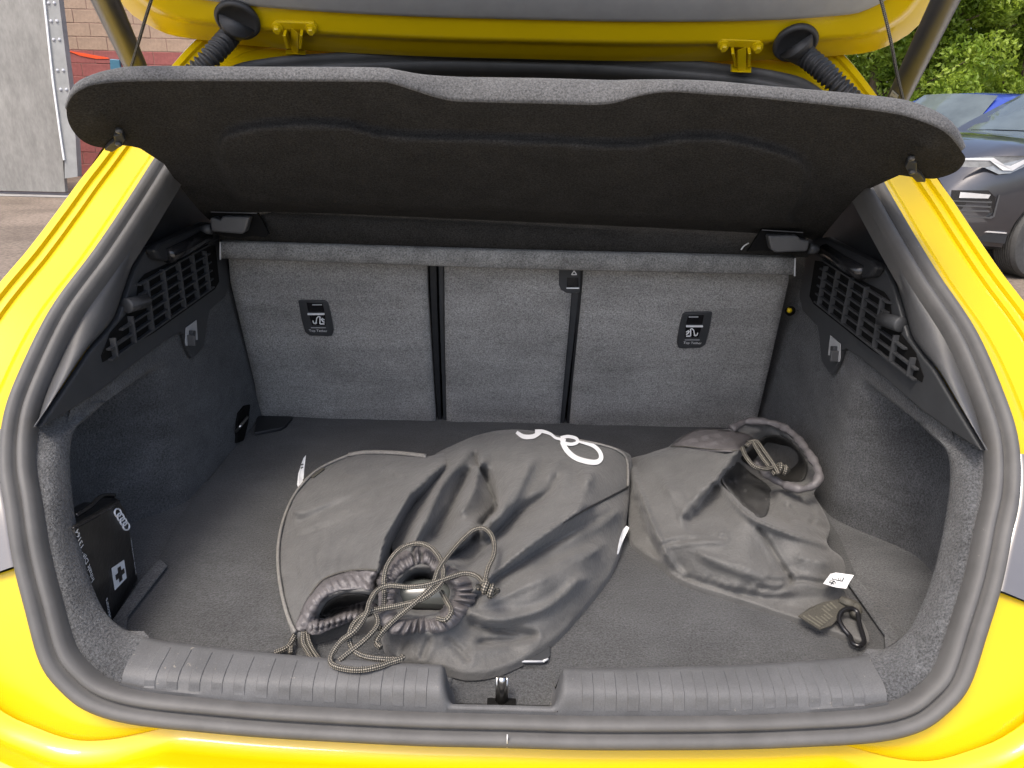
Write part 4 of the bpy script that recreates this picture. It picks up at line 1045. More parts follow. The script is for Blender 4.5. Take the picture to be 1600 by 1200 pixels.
bC.build('bag_body', 'nylon', bagC, skirt=1, back=0.06)
oR = [(984, 724, .052), (1015, 708, .072), (1047, 697, .088), (1062, 684, .096), (1096, 670, .106), (1141, 670, .108), (1166, 657, .115), (1204, 658, .115), (1236, 672, .106), (1264, 704, .092), (1283, 735, .076), (1280, 757, .066), (1272, 772, .056), (1285, 795, .046), (1297, 823, .036), (1291, 840, .040), (1297, 856, .044), (1316, 872, .040), (1321, 893, .030), (1314, 914, .020), (1330, 938, .012), (1345, 965, .006), (1358, 995, .003), (1350, 1001, 0),
      (1300, 984, 0), (1245, 964, 0), (1160, 936, 0), (1068, 906, 0), (1033, 880, .002), (1003, 860, .005), (985, 842, .008), (983, 790, .026)]
fR = [[(986, 732, .060), (1004, 780, .062), (1022, 826, .054), (1040, 866, .036), (1066, 898, .010)], [(992, 780, .036), (1008, 830, .028), (1030, 868, .012)], [(1010, 715, .080), (1060, 710, .098), (1110, 704, .112), (1152, 702, .116)], [(1152, 705, .116), (1112, 758, .104), (1074, 806, .074)], [(1040, 760, .090), (1060, 790, .080)], [(1118, 760, .070), (1095, 792, .060), (1078, 812, .056)],
      [(1160, 716, .040), (1172, 722, .022), (1200, 736, .012), (1230, 728, .016), (1240, 710, .030), (1200, 695, .045)], [(1190, 715, .016), (1225, 745, .020)], [(1150, 676, .100), (1200, 670, .100), (1238, 690, .090), (1260, 720, .074), (1258, 752, .062), (1232, 766, .056)], [(1140, 750, .034), (1165, 785, .038), (1192, 802, .048), (1232, 815, .048)], [(1160, 745, .026), (1200, 770, .036)],
      [(1122, 752, .078), (1150, 787, .088), (1180, 812, .090), (1240, 836, .074), (1294, 852, .052)], [(1215, 770, .054), (1260, 790, .050)], [(1090, 862, .054), (1160, 884, .056), (1230, 902, .034)], [(1036, 848, .050), (1078, 842, .060), (1130, 838, .070)], [(1187, 826, .076), (1217, 880, .044), (1236, 908, .020)], [(1250, 870, .056), (1290, 880, .050)], [(1068, 903, .006), (1145, 927, .008), (1208, 936, .010), (1310, 934, .012)], [(1072, 893, .020), (1145, 915, .024), (1208, 924, .024), (1305, 918, .022)], [(1215, 948, .003), (1330, 960, .006)]]
bR = Sheet(lift(oR, .009), fR, FP, UP, step=4, blur=1, exag=1.35, hscale=1.0, creases=CRR, hfun=wr(0.0014, 15), iters=600)
bR.build('bag_body', 'nylon', bagR, skirt=1, back=0.05)

def patch(name, sh, pts, lift, m, parent, wr_amp=0.0, ang=(0.5, 0.3), step=4, bulge=0.0):
    """a piece of cloth laid over a bag's surface"""
    p = [(x, y, sh.at(x, y, 0.0015)) for x, y in pts]
    p = catmull(p, 4, True)
    def hf(P2, h):
        d = np.clip(dist_poly(p, P2) / 9, 0, 1)
        base = np.array([sh.at(a, b) for a, b in P2])
        w = np.sin(P2[:, 0] * ang[0] + P2[:, 1] * ang[1]) + 0.5 * np.sin(P2[:, 0] * ang[0] * 1.9 - P2[:, 1] * ang[1] * 0.7 + 1)
        return base - h + 0.0015 + d * (lift + bulge * d + wr_amp * w)
    s_ = Sheet(p, [], FP, UP, step=step, blur=0, hfun=hf, iters=5, smooth_outline=False)
    o = s_.build(name, m, parent); md = o.modifiers.new('s', 'SOLIDIFY'); md.thickness = 0.0016; md.offset = -1
    return s_
# left bag: hem round the mouth, inner gathers, piping, tag
hL = patch('hem', bL, [(461, 984), (470, 955), (483, 930), (502, 908), (528, 896), (560, 891), (588, 892), (587, 910), (584, 926), (555, 920), (528, 923), (508, 936), (495, 958), (482, 982)], 0.0008, 'hem', bagL, 0.0016, (0.45, -0.32), bulge=0.002)
patch('hem_gathers', bL, [(480, 986), (490, 968), (520, 963), (548, 945), (574, 938), (590, 952), (560, 966), (520, 982), (495, 992)], 0.005, 'hem', bagL, 0.0042, (0.75, 0.15), step=3)
mth = [bL.point(x, y, -0.004) for x, y in ((500, 957), (515, 937), (545, 927), (578, 930), (572, 944), (545, 950), (520, 962))]
P = [bL.point(x, y, 0.003) for x, y in catmull([(545, 711), (510, 726), (484, 744), (459, 775), (442, 815), (435, 852), (435, 890), (441, 930), (451, 966), (461, 988)], 5)]
tube_obj('piping', P, 0.0024, 'piping', bagL, seg=8)
P = [bL.point(x, y, 0.003) for x, y in catmull([(545, 711), (572, 707), (620, 708), (666, 713)], 5)]; tube_obj('piping', P, 0.0042, 'piping', bagL, seg=8)
P = [bL.point(x, y, 0.0045) for x, y in catmull([(484, 930), (502, 907), (528, 895), (560, 890), (588, 891)], 5)]; tube_obj('hem_seam', P, 0.0009, 'web', bagL, seg=5)
tp = [at_z(474, 716, FZ + .035), at_z(478, 711, FZ + .036), at_z(475, 735, FZ + .022), at_z(474, 750, FZ + .014), at_z(476, 760, FZ + .016), at_z(468, 766, FZ + .010), at_z(464, 757, FZ + .012), at_z(466, 740, FZ + .022)]
V, F = prism(tp, (0.0004, -0.0008, 0.0004)); mesh('care_tag', V, F, 'white', bagL, smooth=False)
V, F = merge([bar(at_z(a, b, FZ + hh), at_z(c_, d_, FZ + hh), 0.0022, 0.0006, (0, -0.6, 0.8)) for a, b, c_, d_, hh in ((470.5, 727, 474, 725, .032), (470, 732, 473.5, 730, .030), (467, 760, 472, 758, .0145), (468, 763, 472, 761, .0135))]); mesh('tag_print', V, F, 'black', bagL, smooth=False)
V, F = merge([bar(bL.point(476, 756, -0.006), bL.point(492, 743, -0.004), 0.012, 0.006, UP), bar(bL.point(488, 749, -0.002), bL.point(506, 735, -0.002), 0.006, 0.005, UP)]); mesh('tag_loop', V, F, 'web', bagL, smooth=False, bevel=0.001)
# centre bag: gathered collar
rows = []
rg = np.random.RandomState(2)
na = 300
nz = np.convolve(rg.rand(na + 20) - 0.5, np.ones(4) / 4, mode='same')[10:10 + na]
prof = [(0.58, -0.026), (0.62, -0.010), (0.68, 0.002), (0.76, 0.0070), (0.86, 0.0072), (0.96, 0.005), (1.04, 0.002), (1.10, -0.003)]
for k in range(na):
    a = 2 * math.pi * k / na
    sw_ = math.sin(a * 27 + 2.6 * math.sin(a * 3) + 1.3 * math.sin(a * 7)); ruf = (abs(sw_) ** 0.6 * (1 if sw_ > 0 else -1)) * (0.55 + 0.5 * math.sin(a * 4 + 1)) + nz[k] * 2.0
    row = []
    for t, hh in prof:
        rad = t * (1 + (0.05 * ruf if t < 1.0 else 0.02 * ruf) + 0.08 * math.sin(a * 3 + 1) + 0.06 * math.sin(a * 5 + 2.5))
        x, y = 660 + 70 * rad * math.cos(a), 927 + 62 * rad * math.sin(a)
        e = 0.5 - 0.5 * math.sin(a)
        base = 0.050 + 0.026 * e
        row.append(plane_hit(x, y, FP, UP, base + hh + (0.0040 * ruf * math.sin(min(1, (t - 0.58) / 0.2) * math.pi / 2) * (1 if t < 1.0 else 0.4) if t < 1.08 else 0)))
    rows.append(row)
V, F = loft(rows, closed=True); mesh('gathered_hem', V, F, 'hem', bagC)
# white rings print on the shoulder of the bag
def decal(name, sh, pts, width, parent, lift=0.0022, m='white'):
    C = catmull(pts, 8); T = unit(np.gradient(C[:, :2], axis=0)); Nr = np.stack([-T[:, 1], T[:, 0]], 1); wd = np.interp(np.linspace(0, 1, len(C)), np.linspace(0, 1, len(width)), width)
    rows = [[sh.point(*(c[:2] + n_ * w_ * k), lift) for k in (-0.5, -0.17, 0.17, 0.5)] for c, n_, w_ in zip(C, Nr, wd)]
    V, F = loft(rows); return mesh(name, V, F, m, parent)
decal('ring_print', bC, [(807, 675), (818, 682), (832, 682), (842, 677), (846, 673)], [5, 7, 7, 6, 4], bagC)
decal('ring_print', bC, [(836, 674), (848, 674), (860, 678), (868, 684), (876, 686), (884, 688)], [6, 5, 4, 4, 4], bagC)
decal('ring_print', bC, [(876, 684), (888, 682), (900, 685), (902, 691), (892, 694), (880, 691), (876, 684)], [5, 5, 5, 5, 5], bagC)
decal('ring_print', bC, [(878, 690), (886, 704), (899, 715), (917, 721), (932, 722), (939, 716), (937, 706), (928, 697), (914, 692), (903, 689)], [7, 8, 8, 8, 8, 7, 6, 6, 5, 4], bagC)
decal('ring_print', bC, [(981, 823), (977, 829), (973, 838), (969, 850), (965, 866)], [5, 8, 7, 5, 2], bagC)
P = [bC.point(x, y, 0.002) for x, y in catmull([(905, 688), (940, 695), (966, 704), (980, 720), (981, 760)], 5)]; tube_obj('piping', P, 0.0022, 'piping', bagC, seg=7)
P = [bC.point(x, y, 0.0005) for x, y in catmull([(980, 762), (950, 778), (915, 796), (880, 816)], 5)]; tube_obj('seam_line', P, 0.0016, 'black', bagC, seg=5)
MT['mouth_shade_cloth'] = mat('shaded_mouth_cloth', (0.028, 0.027, 0.025), 0.7, 0.2, 30, 0.4, 120, 0.3, bdist=0.003)  # darkened cloth colour stands for the shade inside the bag mouths
patch('mouth_shade', bR, [(1158, 716), (1172, 700), (1192, 684), (1218, 680), (1244, 698), (1262, 730), (1252, 752), (1226, 752), (1200, 742), (1178, 730)], 0.0005, 'mouth_shade_cloth', bagR, 0.0012, (0.15, 0.2))
patch('shaded_lining_panel', bR, [(1128, 746), (1150, 722), (1172, 738), (1205, 765), (1200, 800), (1184, 808), (1156, 784)], 0.0005, 'lining', bagR, 0.0015, (0.12, 0.16))  # wedge of lining, its grey deepened to read as shade
patch('mouth_shade', bL, [(500, 961), (510, 942), (530, 930), (556, 927), (578, 931), (572, 944), (545, 950), (520, 963)], 0.0005, 'mouth_shade_cloth', bagL, 0.0008, (0.3, 0.2))
# charging plug glinting inside the mouth
pg = thing('charging_plug', 'shiny grey charging plug inside the gathered mouth of the rings print bag', 'plug', tuple(at_z(655, 930, FZ + .02)))
V, F, UVt = tube([at_z(600, 932, FZ + .030), at_z(612, 930, FZ + .032), at_z(660, 928, FZ + .034), at_z(700, 930, FZ + .034), at_z(706, 930, FZ + .033)], [0.012, 0.017, 0.0185, 0.0185, 0.014], 20)
mesh('plug_shell', V, F, 'plug', pg)
# right bag: hem, hoop, tag, strap, carabiner
hR = patch('hem', bR, [(1050, 696), (1062, 685), (1080, 674), (1100, 669), (1130, 671), (1160, 676), (1176, 684), (1168, 696), (1152, 704), (1110, 704), (1075, 699)], 0.003, 'hem', bagR, 0.0016, (0.12, 0.5))
P = [bR.point(x, y, 0.004) for x, y in catmull([(1048, 697), (1075, 698), (1110, 702), (1152, 704)], 6)]; tube_obj('hem_seam', P, 0.0009, 'web', bagR, seg=5)
hp2 = catmull([(1142, 671), (1166, 659), (1204, 661), (1236, 676), (1262, 706), (1279, 737), (1274, 756), (1252, 764), (1225, 757), (1200, 742), (1180, 722)], 10)
hh2 = np.interp(np.linspace(0, 1, len(hp2)), [0, .15, .3, .45, .6, .7, .8, .9, 1], [.108, .118, .118, .108, .092, .078, .072, .076, .090])
P = [plane_hit(x, y, FP, UP, h_) for (x, y), h_ in zip(hp2, hh2)]; P = resample(P, 130)
r_ = 0.0064 + 0.0006 * np.sin(np.arange(130) * 0.9) + 0.0010 * np.sin(np.arange(130) * 0.37 + 1)
tube_obj('mouth_hoop', P, r_, 'hem', bagR, seg=12)
tg_px = [(1297, 897), (1305, 895), (1334, 899), (1328, 908), (1322, 920), (1306, 918), (1286, 912), (1291, 905)]
tp = [plane_hit(x, y, FP, UP, .043 + .004 * (i in (1, 2))) for i, (x, y) in enumerate(tg_px)]
V, F = prism(tp, (0, -0.0004, 0.0006)); mesh('care_tag', V, F, 'white', bagR, smooth=False)
def tb(a, b, c_, d_, w_=0.0012): return bar(plane_hit(a, b, FP, UP, .0452), plane_hit(c_, d_, FP, UP, .0452), w_, 0.0003, UP)
V, F = merge([tb(1303, 898, 1300, 905), tb(1300, 905, 1316, 908), tb(1316, 908, 1320, 900), tb(1320, 900, 1303, 898), tb(1307, 900, 1306, 905, .0008), tb(1311, 900, 1310, 906, .0008), tb(1315, 901, 1313, 906, .0008), tb(1296, 909, 1304, 913), tb(1298, 913, 1303, 908), tb(1295, 911, 1298, 907, .0008), tb(1298, 907, 1304, 908, .0008), tb(1304, 908, 1306, 912, .0008)]); mesh('tag_print', V, F, 'black', bagR, smooth=False)
stp = [(1247, 964), (1281, 985), (1300, 978), (1318, 958), (1322, 944), (1310, 938), (1288, 942), (1265, 951)]
V, F = prism([plane_hit(x, y, FP, UP, max(bR.at(x, y), 0.002) * 0.5 + 0.012) for x, y in stp], (0, 0, 0.0018)); so = mesh('strap', V, F, 'web', bagR, smooth=False)
def su(u, v):
    a_ = np.array((1252, 962)) * (1 - u) + np.array((1300, 939)) * u; b_ = np.array((1282, 982)) * (1 - u) + np.array((1316, 955)) * u; q = a_ * (1 - v) + b_ * v
    return plane_hit(q[0], q[1], FP, UP, max(bR.at(*q), 0.002) * 0.5 + 0.0142)
for k in range(9):
    V, F = bar(su(k / 9 + .03, .06), su(k / 9 + .03, .94), 0.0022, 0.0010, UP); mesh('strap_rib', V, F, 'web_rib', so, smooth=False)
P = [plane_hit(x, y, FP, UP, h_) for x, y, h_ in ((1316, 938, .020), (1325, 942, .022), (1334, 945, .020), (1340, 953, .018), (1334, 962, .016))]
tube_obj('strap_loop', catmull(P, 5), [0.006] * (4 * 5 + 1), 'web', bagR, seg=10)
P = [plane_hit(x, y, FP, UP, h_) for x, y, h_ in catmull([(1322, 952, .024), (1314, 957, .022), (1311, 968, .018), (1318, 982, .014), (1328, 994, .011), (1332, 1004, .010), (1342, 1009, .010), (1350, 1003, .010), (1348, 992, .012), (1343, 975, .016), (1340, 958, .021), (1332, 951, .024)], 6, True)]
ca = tube_obj('carabiner', P, 0.0030, 'gloss_black', bagR, seg=10, closed=True)
# drawstrings
def cord(parent, pts, r=0.0031, n=8):
    """pts: (px, py, height above the boot floor)"""
    C = catmull(pts, n)
    return tube_obj('drawcord', [plane_hit(x, y, FP, UP, h_) for x, y, h_ in C], r, 'braid', parent, seg=10)
cord(bagC, [(592, 985, .045), (600, 940, .066), (600, 905, .082), (607, 880, .090), (625, 858, .098), (650, 849, .102), (672, 855, .102), (687, 872, .098), (693, 892, .094), (690, 910, .090), (676, 925, .086), (655, 938, .080), (620, 947, .074), (580, 955, .070), (555, 972, .064), (546, 995, .056), (552, 1015, .050), (570, 1026, .048), (600, 1030, .048), (625, 1030, .046)])
cord(bagC, [(760, 915, .092), (745, 900, .092), (725, 896, .092), (700, 903, .092), (670, 913, .092), (640, 917, .090), (610, 915, .088), (590, 922, .086), (578, 940, .082), (572, 960, .078), (555, 985, .070), (535, 1000, .060), (520, 1020, .052), (517, 1035, .050), (530, 1043, .050), (560, 1047, .050), (590, 1042, .050), (610, 1035, .049), (628, 1029, .049), (627, 1026, .048)])
cord(bagC, [(757, 912, .094), (762, 890, .100), (772, 865, .106), (770, 840, .112), (757, 826, .114), (740, 828, .112), (720, 845, .106), (700, 868, .100), (685, 890, .096), (675, 915, .090), (650, 940, .080), (620, 965, .066), (600, 985, .056), (588, 1003, .046), (595, 1012, .044)])
cord(bagC, [(690, 925, .070), (698, 940, .072), (705, 955, .074), (697, 968, .070), (684, 966, .066)])
cord(bagC, [(582, 950, .070), (590, 975, .062), (570, 1000, .056), (545, 1020, .050), (530, 1032, .046)])
def knot(parent, px, py, h_, sc=1.0, dirp=(0.7, 0.7)):
    c = plane_hit(px, py, FP, UP, h_); Pk = []
    for t in np.linspace(0, 2 * math.pi * 2.6, 70):
        k = t / (2 * math.pi * 2.6)
        ax = unit(np.array([dirp[0], -0.3, -0.35])); u1 = unit(np.cross(ax, UP)); w1 = np.cross(ax, u1)
        Pk.append(c + ax * (k - 0.5) * 0.020 * sc + (u1 * math.cos(t) + w1 * math.sin(t)) * 0.0048 * sc)
    tube_obj('cord_knot', Pk, 0.0034 * sc, 'braid', parent, seg=8)
knot(bagC, 762, 920, .094, 1.05)
cord(bagL, [(464, 986, .020), (458, 1000, .014), (448, 1012, .010), (430, 1020, .006)])
cord(bagL, [(462, 990, .020), (455, 1002, .012), (454, 1020, .008)])
cord(bagL, [(474, 986, .022), (474, 1005, .016), (482, 1020, .012), (488, 1030, .010)])
cord(bagL, [(480, 986, .022), (483, 1003, .016), (490, 1018, .012), (500, 1032, .010)])
cord(bagR, [(1165, 698, .120), (1175, 690, .124), (1182, 700, .120), (1192, 716, .110), (1204, 732, .100), (1212, 742, .096)], 0.0034)
cord(bagR, [(1168, 692, .124), (1182, 690, .124), (1196, 708, .116), (1210, 728, .106), (1216, 740, .100)], 0.0034)
cord(bagR, [(1160, 700, .122), (1166, 714, .118), (1178, 728, .112), (1195, 733, .106), (1208, 730, .104)], 0.0034)
knot(bagR, 1222, 732, .102, 1.0, (0.8, 0.2))
# ------------------------------------------------------------------ block wall and metal door on the left
def hull_point(px, py, y): return at_y(px, py, y)
WY = 12.0
wl = thing('block_wall', 'painted block wall, tan above and red below, behind the metal door', 'wall', (-6.0, WY, 0))
MT['tan'] = mat('tan_block_paint', (0.31, 0.225, 0.165), 0.85, 0.14, 3, 0.5, 40, 0.25, fine=0.1, fscale=25, bdist=0.004)
MT['red'] = mat('red_block_paint', (0.25, 0.085, 0.078), 0.8, 0.14, 3, 0.4, 40, 0.25, fine=0.1, fscale=25, bdist=0.004)
MT['mortar'] = mat('mortar_paint', (0.23, 0.14, 0.11), 0.9, 0.15, 8)
zred = at_y(170, 72, WY)[2]
BH, BL = 0.182, 0.44
x0w = -9.2
V, F = box((x0w + 4.4, WY + 0.085, 1.8), (8.8, 0.2, 3.6)); mesh('wall_core', V, F, 'mortar', wl, smooth=False)
bm_ = {}
def block(m, x, z, w):
    key = (m, round(w, 2))
    if key not in bm_:
        V, F = box((0, 0, 0), (w - 0.007, 0.06, BH - 0.007)); o = mesh('block', V, F, m, wl, smooth=False, bevel=0.006); bm_[key] = o
        o.location = Vector((x, WY + 0.01, z)) - wl.location; return
    o = bm_[key].copy(); COL.objects.link(o); o.location = Vector((x, WY + 0.01 + random.uniform(-.003, .003), z)) - wl.location
random.seed(1)
nrows = int(3.6 / BH)
for r in range(nrows):
    z = BH * (r + 0.5) + 0.02
    n = 20
    for k in range(n):
        x = x0w + (k + 0.5 + 0.5 * (r % 2)) * BL
        if x + BL / 2 > x0w + 8.8: continue
        if z < zred - 0.3 and (k < 2 or k > 16): continue
        block('red' if z < zred - 0.02 else 'tan', x, z, BL)
# painted orange dart and blue panel fixed to the wall
pts = [at_y(x, y, WY - 0.03) for x, y in ((104, 79), (130, 83), (168, 90), (170, 92), (150, 92), (125, 87))]
MT['orange'] = mat('orange_red_paint', (0.75, 0.085, 0.02), 0.5, 0.05, 10); MT['bluep'] = mat('blue_panel_paint', (0.05, 0.15, 0.22), 0.5, 0.1, 10)
V, F = prism(pts, (0, 0.02, 0)); tag(mesh('wall_pennant', V, F, 'orange', smooth=False), 'long thin orange red pointed strip fixed to the red wall', 'pennant')
pts = [at_y(x, y, WY - 0.06) for x, y in ((171, 92), (186, 93), (189, 112), (172, 110))]
V, F = prism(pts, (0, 0.05, 0)); tag(mesh('wall_panel', V, F, 'bluep', smooth=False, bevel=0.01), 'small blue panel on the red wall at the tip of the orange strip', 'panel')
# metal door leaf
DY = 9.7
door = thing('metal_door', 'weathered grey sheet metal door with riveted edge strip', 'door', (-6.6, DY, 0))
MT['sheet'] = mat('weathered_sheet', (0.215, 0.21, 0.195), 0.62, 0.2, 1.6, 0.2, 8, 0.4, stretch=(2.0, 2.0, 0.7), fine=0.12, fscale=16)
MT['strip'] = mat('galvanised_strip', (0.26, 0.265, 0.26), 0.55, 0.15, 6, 0.2, 10, 0.4)
MT['concrete'] = mat('concrete_plinth', (0.24, 0.235, 0.225), 0.9, 0.15, 4, 0.3, 30, 0.2)
def dp(x, y, d=0.0): return at_y(x, y, DY - d)
tl, bl_ = dp(70, -120), dp(112, 268)
quad = [dp(-420, 318), dp(110, 272), dp(93, 60), dp(80, -120), dp(-420, -120)]
def door_top(px): return -120
e_in = [(60, -120), (70, 0), (84, 130), (95, 210), (101, 250)]; e_out = [(82, -120), (92, 0), (108, 130), (118, 215), (121, 268)]
zb0, zb1 = dp(0, 300), dp(116, 278)
lft = dp(-500, 300)[0]
V, F = prism([(lft, DY, zb0[2]), (dp(98, 280)[0], DY, zb0[2] + 0.02), dp(95, 210), dp(84, 130), dp(70, 0), dp(60, -120), (lft, DY, dp(60, -120)[2])], (0, 0.06, 0)); dl = mesh('door_sheet', V, F, 'sheet', door, smooth=False)
V, F = prism([dp(*p, 0.012) for p in e_in + [(101, 279)]] + [dp(*p, 0.012) for p in [(121, 276)] + e_out[::-1]], (0, 0.10, 0)); ds = mesh('edge_strip', V, F, 'strip', door, smooth=False)
V, F = merge([bar(dp(*a, 0.014), dp(*b, 0.014), 0.02, 0.02, (0, -1, 0)) for a, b in zip(e_in[:-1], e_in[1:])]); mesh('strip_fold', V, F, 'white', ds, smooth=False)
for x, y in ((80, 33), (89, 33), (84, 62), (93, 62), (90, 110), (99, 110), (95, 140), (104, 140), (76, 5), (85, 5)):
    V, F = lathe([(0.02, 0), (0.018, 0.008), (0.010, 0.014), (0.0, 0.016)], dp(x, y, 0.012), (0, -1, 0), 10); mesh('rivet', V, F, 'headliner', ds)
V, F = box((lft / 2 + dp(128, 300)[0] / 2, DY + 0.06, zb0[2] / 2 - 0.012), (dp(128, 300)[0] - lft, 0.36, zb0[2] - 0.024)); tag(mesh('concrete_plinth', V, F, 'concrete', smooth=False, bevel=0.01), 'low grey concrete plinth under the metal door', 'plinth')

# ------------------------------------------------------------------ parked cars on the right
def glass_mat():
    return mat('car_glass', (0.07, 0.085, 0.085), 0.04, 0.3, 2.0, spec=0.6)  # base colour raised to stand for pale reflections on the glass
MT['glass'] = glass_mat()
MT['chrome'] = mat('lamp_chrome', (0.75, 0.76, 0.77), 0.2, 0.05, 20, metal=0.7)
MT['lens'] = mat('lamp_lens', (0.20, 0.21, 0.215), 0.1, 0.2, 25, coat=1.0)
MT['drl'] = mat('white_lamp_tube', (0.50, 0.51, 0.52), 0.3, 0.02, 20)
MT['tyre'] = mat('tyre_rubber', (0.05, 0.05, 0.048), 0.8, 0.2, 40)
def paint(name, c): return mat(name, c, 0.3, 0.06, 6, metal=0.35, coat=1.0)
def parked_car(name, label, pm, loc, heading, Lc=4.4, W=1.84, hood=0.95, belt=0.98, roof=1.50, roofline=(1.35, 2.05, 3.5, 4.2), face=False):
    """s runs from the nose backwards, x across, z up; heading is the direction the nose points"""
    t = thing(name, label, 'car', loc, 'cars parked on the right'); t.rotation_euler = (0, 0, heading)
    t['local'] = 1
    hw = W / 2
    def P(s_, x, z): return (x, -s_, z)
    st = np.array([0.0, 0.04, 0.12, 0.25, 0.45, 0.7, 1.0, 1.4, 2.0, 2.8, 3.6, 4.0, 4.25, Lc])
    rows = []
    for s_ in st:
        f = np.clip(1 - s_ / 0.75, 0, 1); b = np.clip((s_ - (Lc - 0.6)) / 0.6, 0, 1)
        w = hw * (1 - 0.30 * f ** 2.2 - 0.14 * b ** 2)
        zt = belt + 0.0 - (belt - hood) * np.clip(1 - s_ / 1.4, 0, 1) - (hood - 0.66) * f ** 3.2 - 0.1 * b ** 2
        zl_ = 0.20 + 0.05 * f + 0.08 * b
        sec_ = [(0, zl_), (0.82 * w, zl_), (0.95 * w, zl_ + 0.05), (0.985 * w, zl_ + 0.18), (w, zl_ + 0.40 * (zt - zl_)), (0.995 * w, zl_ + 0.70 * (zt - zl_)), (0.965 * w, zl_ + 0.90 * (zt - zl_)), (0.90 * w, zt - 0.012), (0.70 * w, zt + 0.012), (0.35 * w, zt + 0.028), (0, zt + 0.032)]
        ring_ = [P(s_, x, z) for x, z in sec_] + [P(s_, -x, z) for x, z in sec_[-2:0:-1]]
        rows.append(ring_)
    V, F = [], []
    k = len(rows[0])
    for r in rows: V += r
    for i in range(len(rows) - 1):
        for j in range(k): F.append((i * k + j, i * k + (j + 1) % k, (i + 1) * k + (j + 1) % k, (i + 1) * k + j))
    F.append(tuple(range(k))[::-1]); F.append(tuple((len(rows) - 1) * k + j for j in range(k)))
    body = mesh('body', V, F, pm, t)
    wr_, ax = 0.335, (0.86, Lc - 0.85)
    # wheel arches cut out of the body
    for a_ in ax:
        for sx in (-1, 1):
            V, F = lathe([(0.0, -0.25), (wr_ + 0.05, -0.25), (wr_ + 0.05, 0.25), (0.0, 0.25)], P(a_, sx * (hw - 0.02), wr_), (1, 0, 0), 32)
            me = bpy.data.meshes.new('cut'); me.from_pydata([tuple(v) for v in V], [], F)
            bmx = bmesh.new(); bmx.from_mesh(me); bmesh.ops.remove_doubles(bmx, verts=bmx.verts, dist=1e-5); bmesh.ops.recalc_face_normals(bmx, faces=bmx.faces); bmx.to_mesh(me); bmx.free()
            co = bpy.data.objects.new('cut', me); COL.objects.link(co)
            b0 = body.parent; body.parent = None
            md = body.modifiers.new('b', 'BOOLEAN'); md.object = co; md.operation = 'DIFFERENCE'; md.solver = 'EXACT'
            dg = bpy.context.evaluated_depsgraph_get(); nm = bpy.data.meshes.new_from_object(body.evaluated_get(dg)); body.modifiers.clear(); body.data = nm; body.parent = b0
            bpy.data.objects.remove(co)
    body.data.polygons.foreach_set('use_smooth', [True] * len(body.data.polygons)); body.data.set_sharp_from_angle(angle=R(38))
    for a_ in ax:
        for sx in (-1, 1):
            c = P(a_, sx * (hw - 0.115), wr_)
            prof = [(0.21, -0.09), (0.27, -0.108), (0.315, -0.10), (wr_, -0.075)]
            for g in np.linspace(-0.06, 0.06, 7): prof += [(wr_, g - 0.007), (wr_ - 0.008, g - 0.004), (wr_ - 0.008, g + 0.004), (wr_, g + 0.007)]
            prof += [(wr_, 0.075), (0.315, 0.10), (0.27, 0.108), (0.21, 0.09)]
            V, F = lathe(prof, c, (sx, 0, 0), 36); wh = mesh('wheel', V, F, 'tyre', t, angle=40); wh['local'] = 1
            sp_ = [lathe([(0.0, 0.05), (0.05, 0.055), (0.06, 0.03), (0.20, 0.0), (0.215, 0.088), (0.222, 0.09)], c, (sx, 0, 0), 24)]
            for q in range(5):
                an = q * 2 * math.pi / 5; d_ = np.array([0, math.cos(an), math.sin(an)])
                sp_.append(bar(np.array(c) + np.array([sx * 0.045, 0, 0]) + d_ * 0.03, np.array(c) + np.array([sx * 0.07, 0, 0]) + d_ * 0.205, 0.05, 0.02, (sx, 0, 0)))
            V, F = merge(sp_); mesh('rim', V, F, 'strip', wh, smooth=False)
    # cabin
    s0, s1, s2, s3 = roofline
    def cab(s_, z, x): return P(s_, x, z)
    rows = []
    cs = [(s0, belt - 0.02, 0.80, 0.80), (s0 + 0.12, belt + 0.10, 0.86, 0.72), (s1 - 0.12, roof - 0.10, 0.88, 0.64), (s1, roof - 0.03, 0.90, 0.60), ((s1 + s2) / 2, roof, 0.91, 0.60), (s2, roof - 0.03, 0.90, 0.58), (s3 - 0.15, belt + 0.12, 0.86, 0.66), (s3, belt - 0.02, 0.80, 0.74)]
    for s_, zt, wb_, wt_ in cs:
        x1, x2 = hw * wb_ * 0.98, hw * wt_ * 1.12
        zb_ = belt - 0.03
        rows.append([P(s_, -x1, zb_), P(s_, -(x1 * .35 + x2 * .65), zb_ + (zt - zb_) * 0.72), P(s_, -x2, zb_ + (zt - zb_) * 0.93), P(s_, -x2 * 0.8, zt), P(s_, 0, zt + 0.025), P(s_, x2 * 0.8, zt), P(s_, x2, zb_ + (zt - zb_) * 0.93), P(s_, (x1 * .35 + x2 * .65), zb_ + (zt - zb_) * 0.72), P(s_, x1, zb_)])
    V, F = loft(rows); mesh('cabin', V, F, pm, t, angle=45)
    def lerp(a_, b_, k_): return np.array(a_) * (1 - k_) + np.array(b_) * k_
    A0, A1 = rows[0], rows[3]
    wz = [np.array(P(s0 + 0.02, x, belt + 0.005)) for x in (-hw * .70, hw * .70)] + [np.array(P(s1 - 0.05, x, roof - 0.045)) for x in (hw * .56, -hw * .56)]
    up_ = np.array([0, 0.012, 0.014])
    ws_ = loft([[lerp(wz[0], wz[3], k_) * (1 - u) + lerp(wz[1], wz[2], k_) * u + up_ + np.array([0, 0.05, 0.02]) * (4 * u * (1 - u)) for u in np.linspace(0, 1, 9)] for k_ in np.linspace(0, 1, 5)])
    mesh('windscreen', ws_[0], ws_[1], 'glass', t)
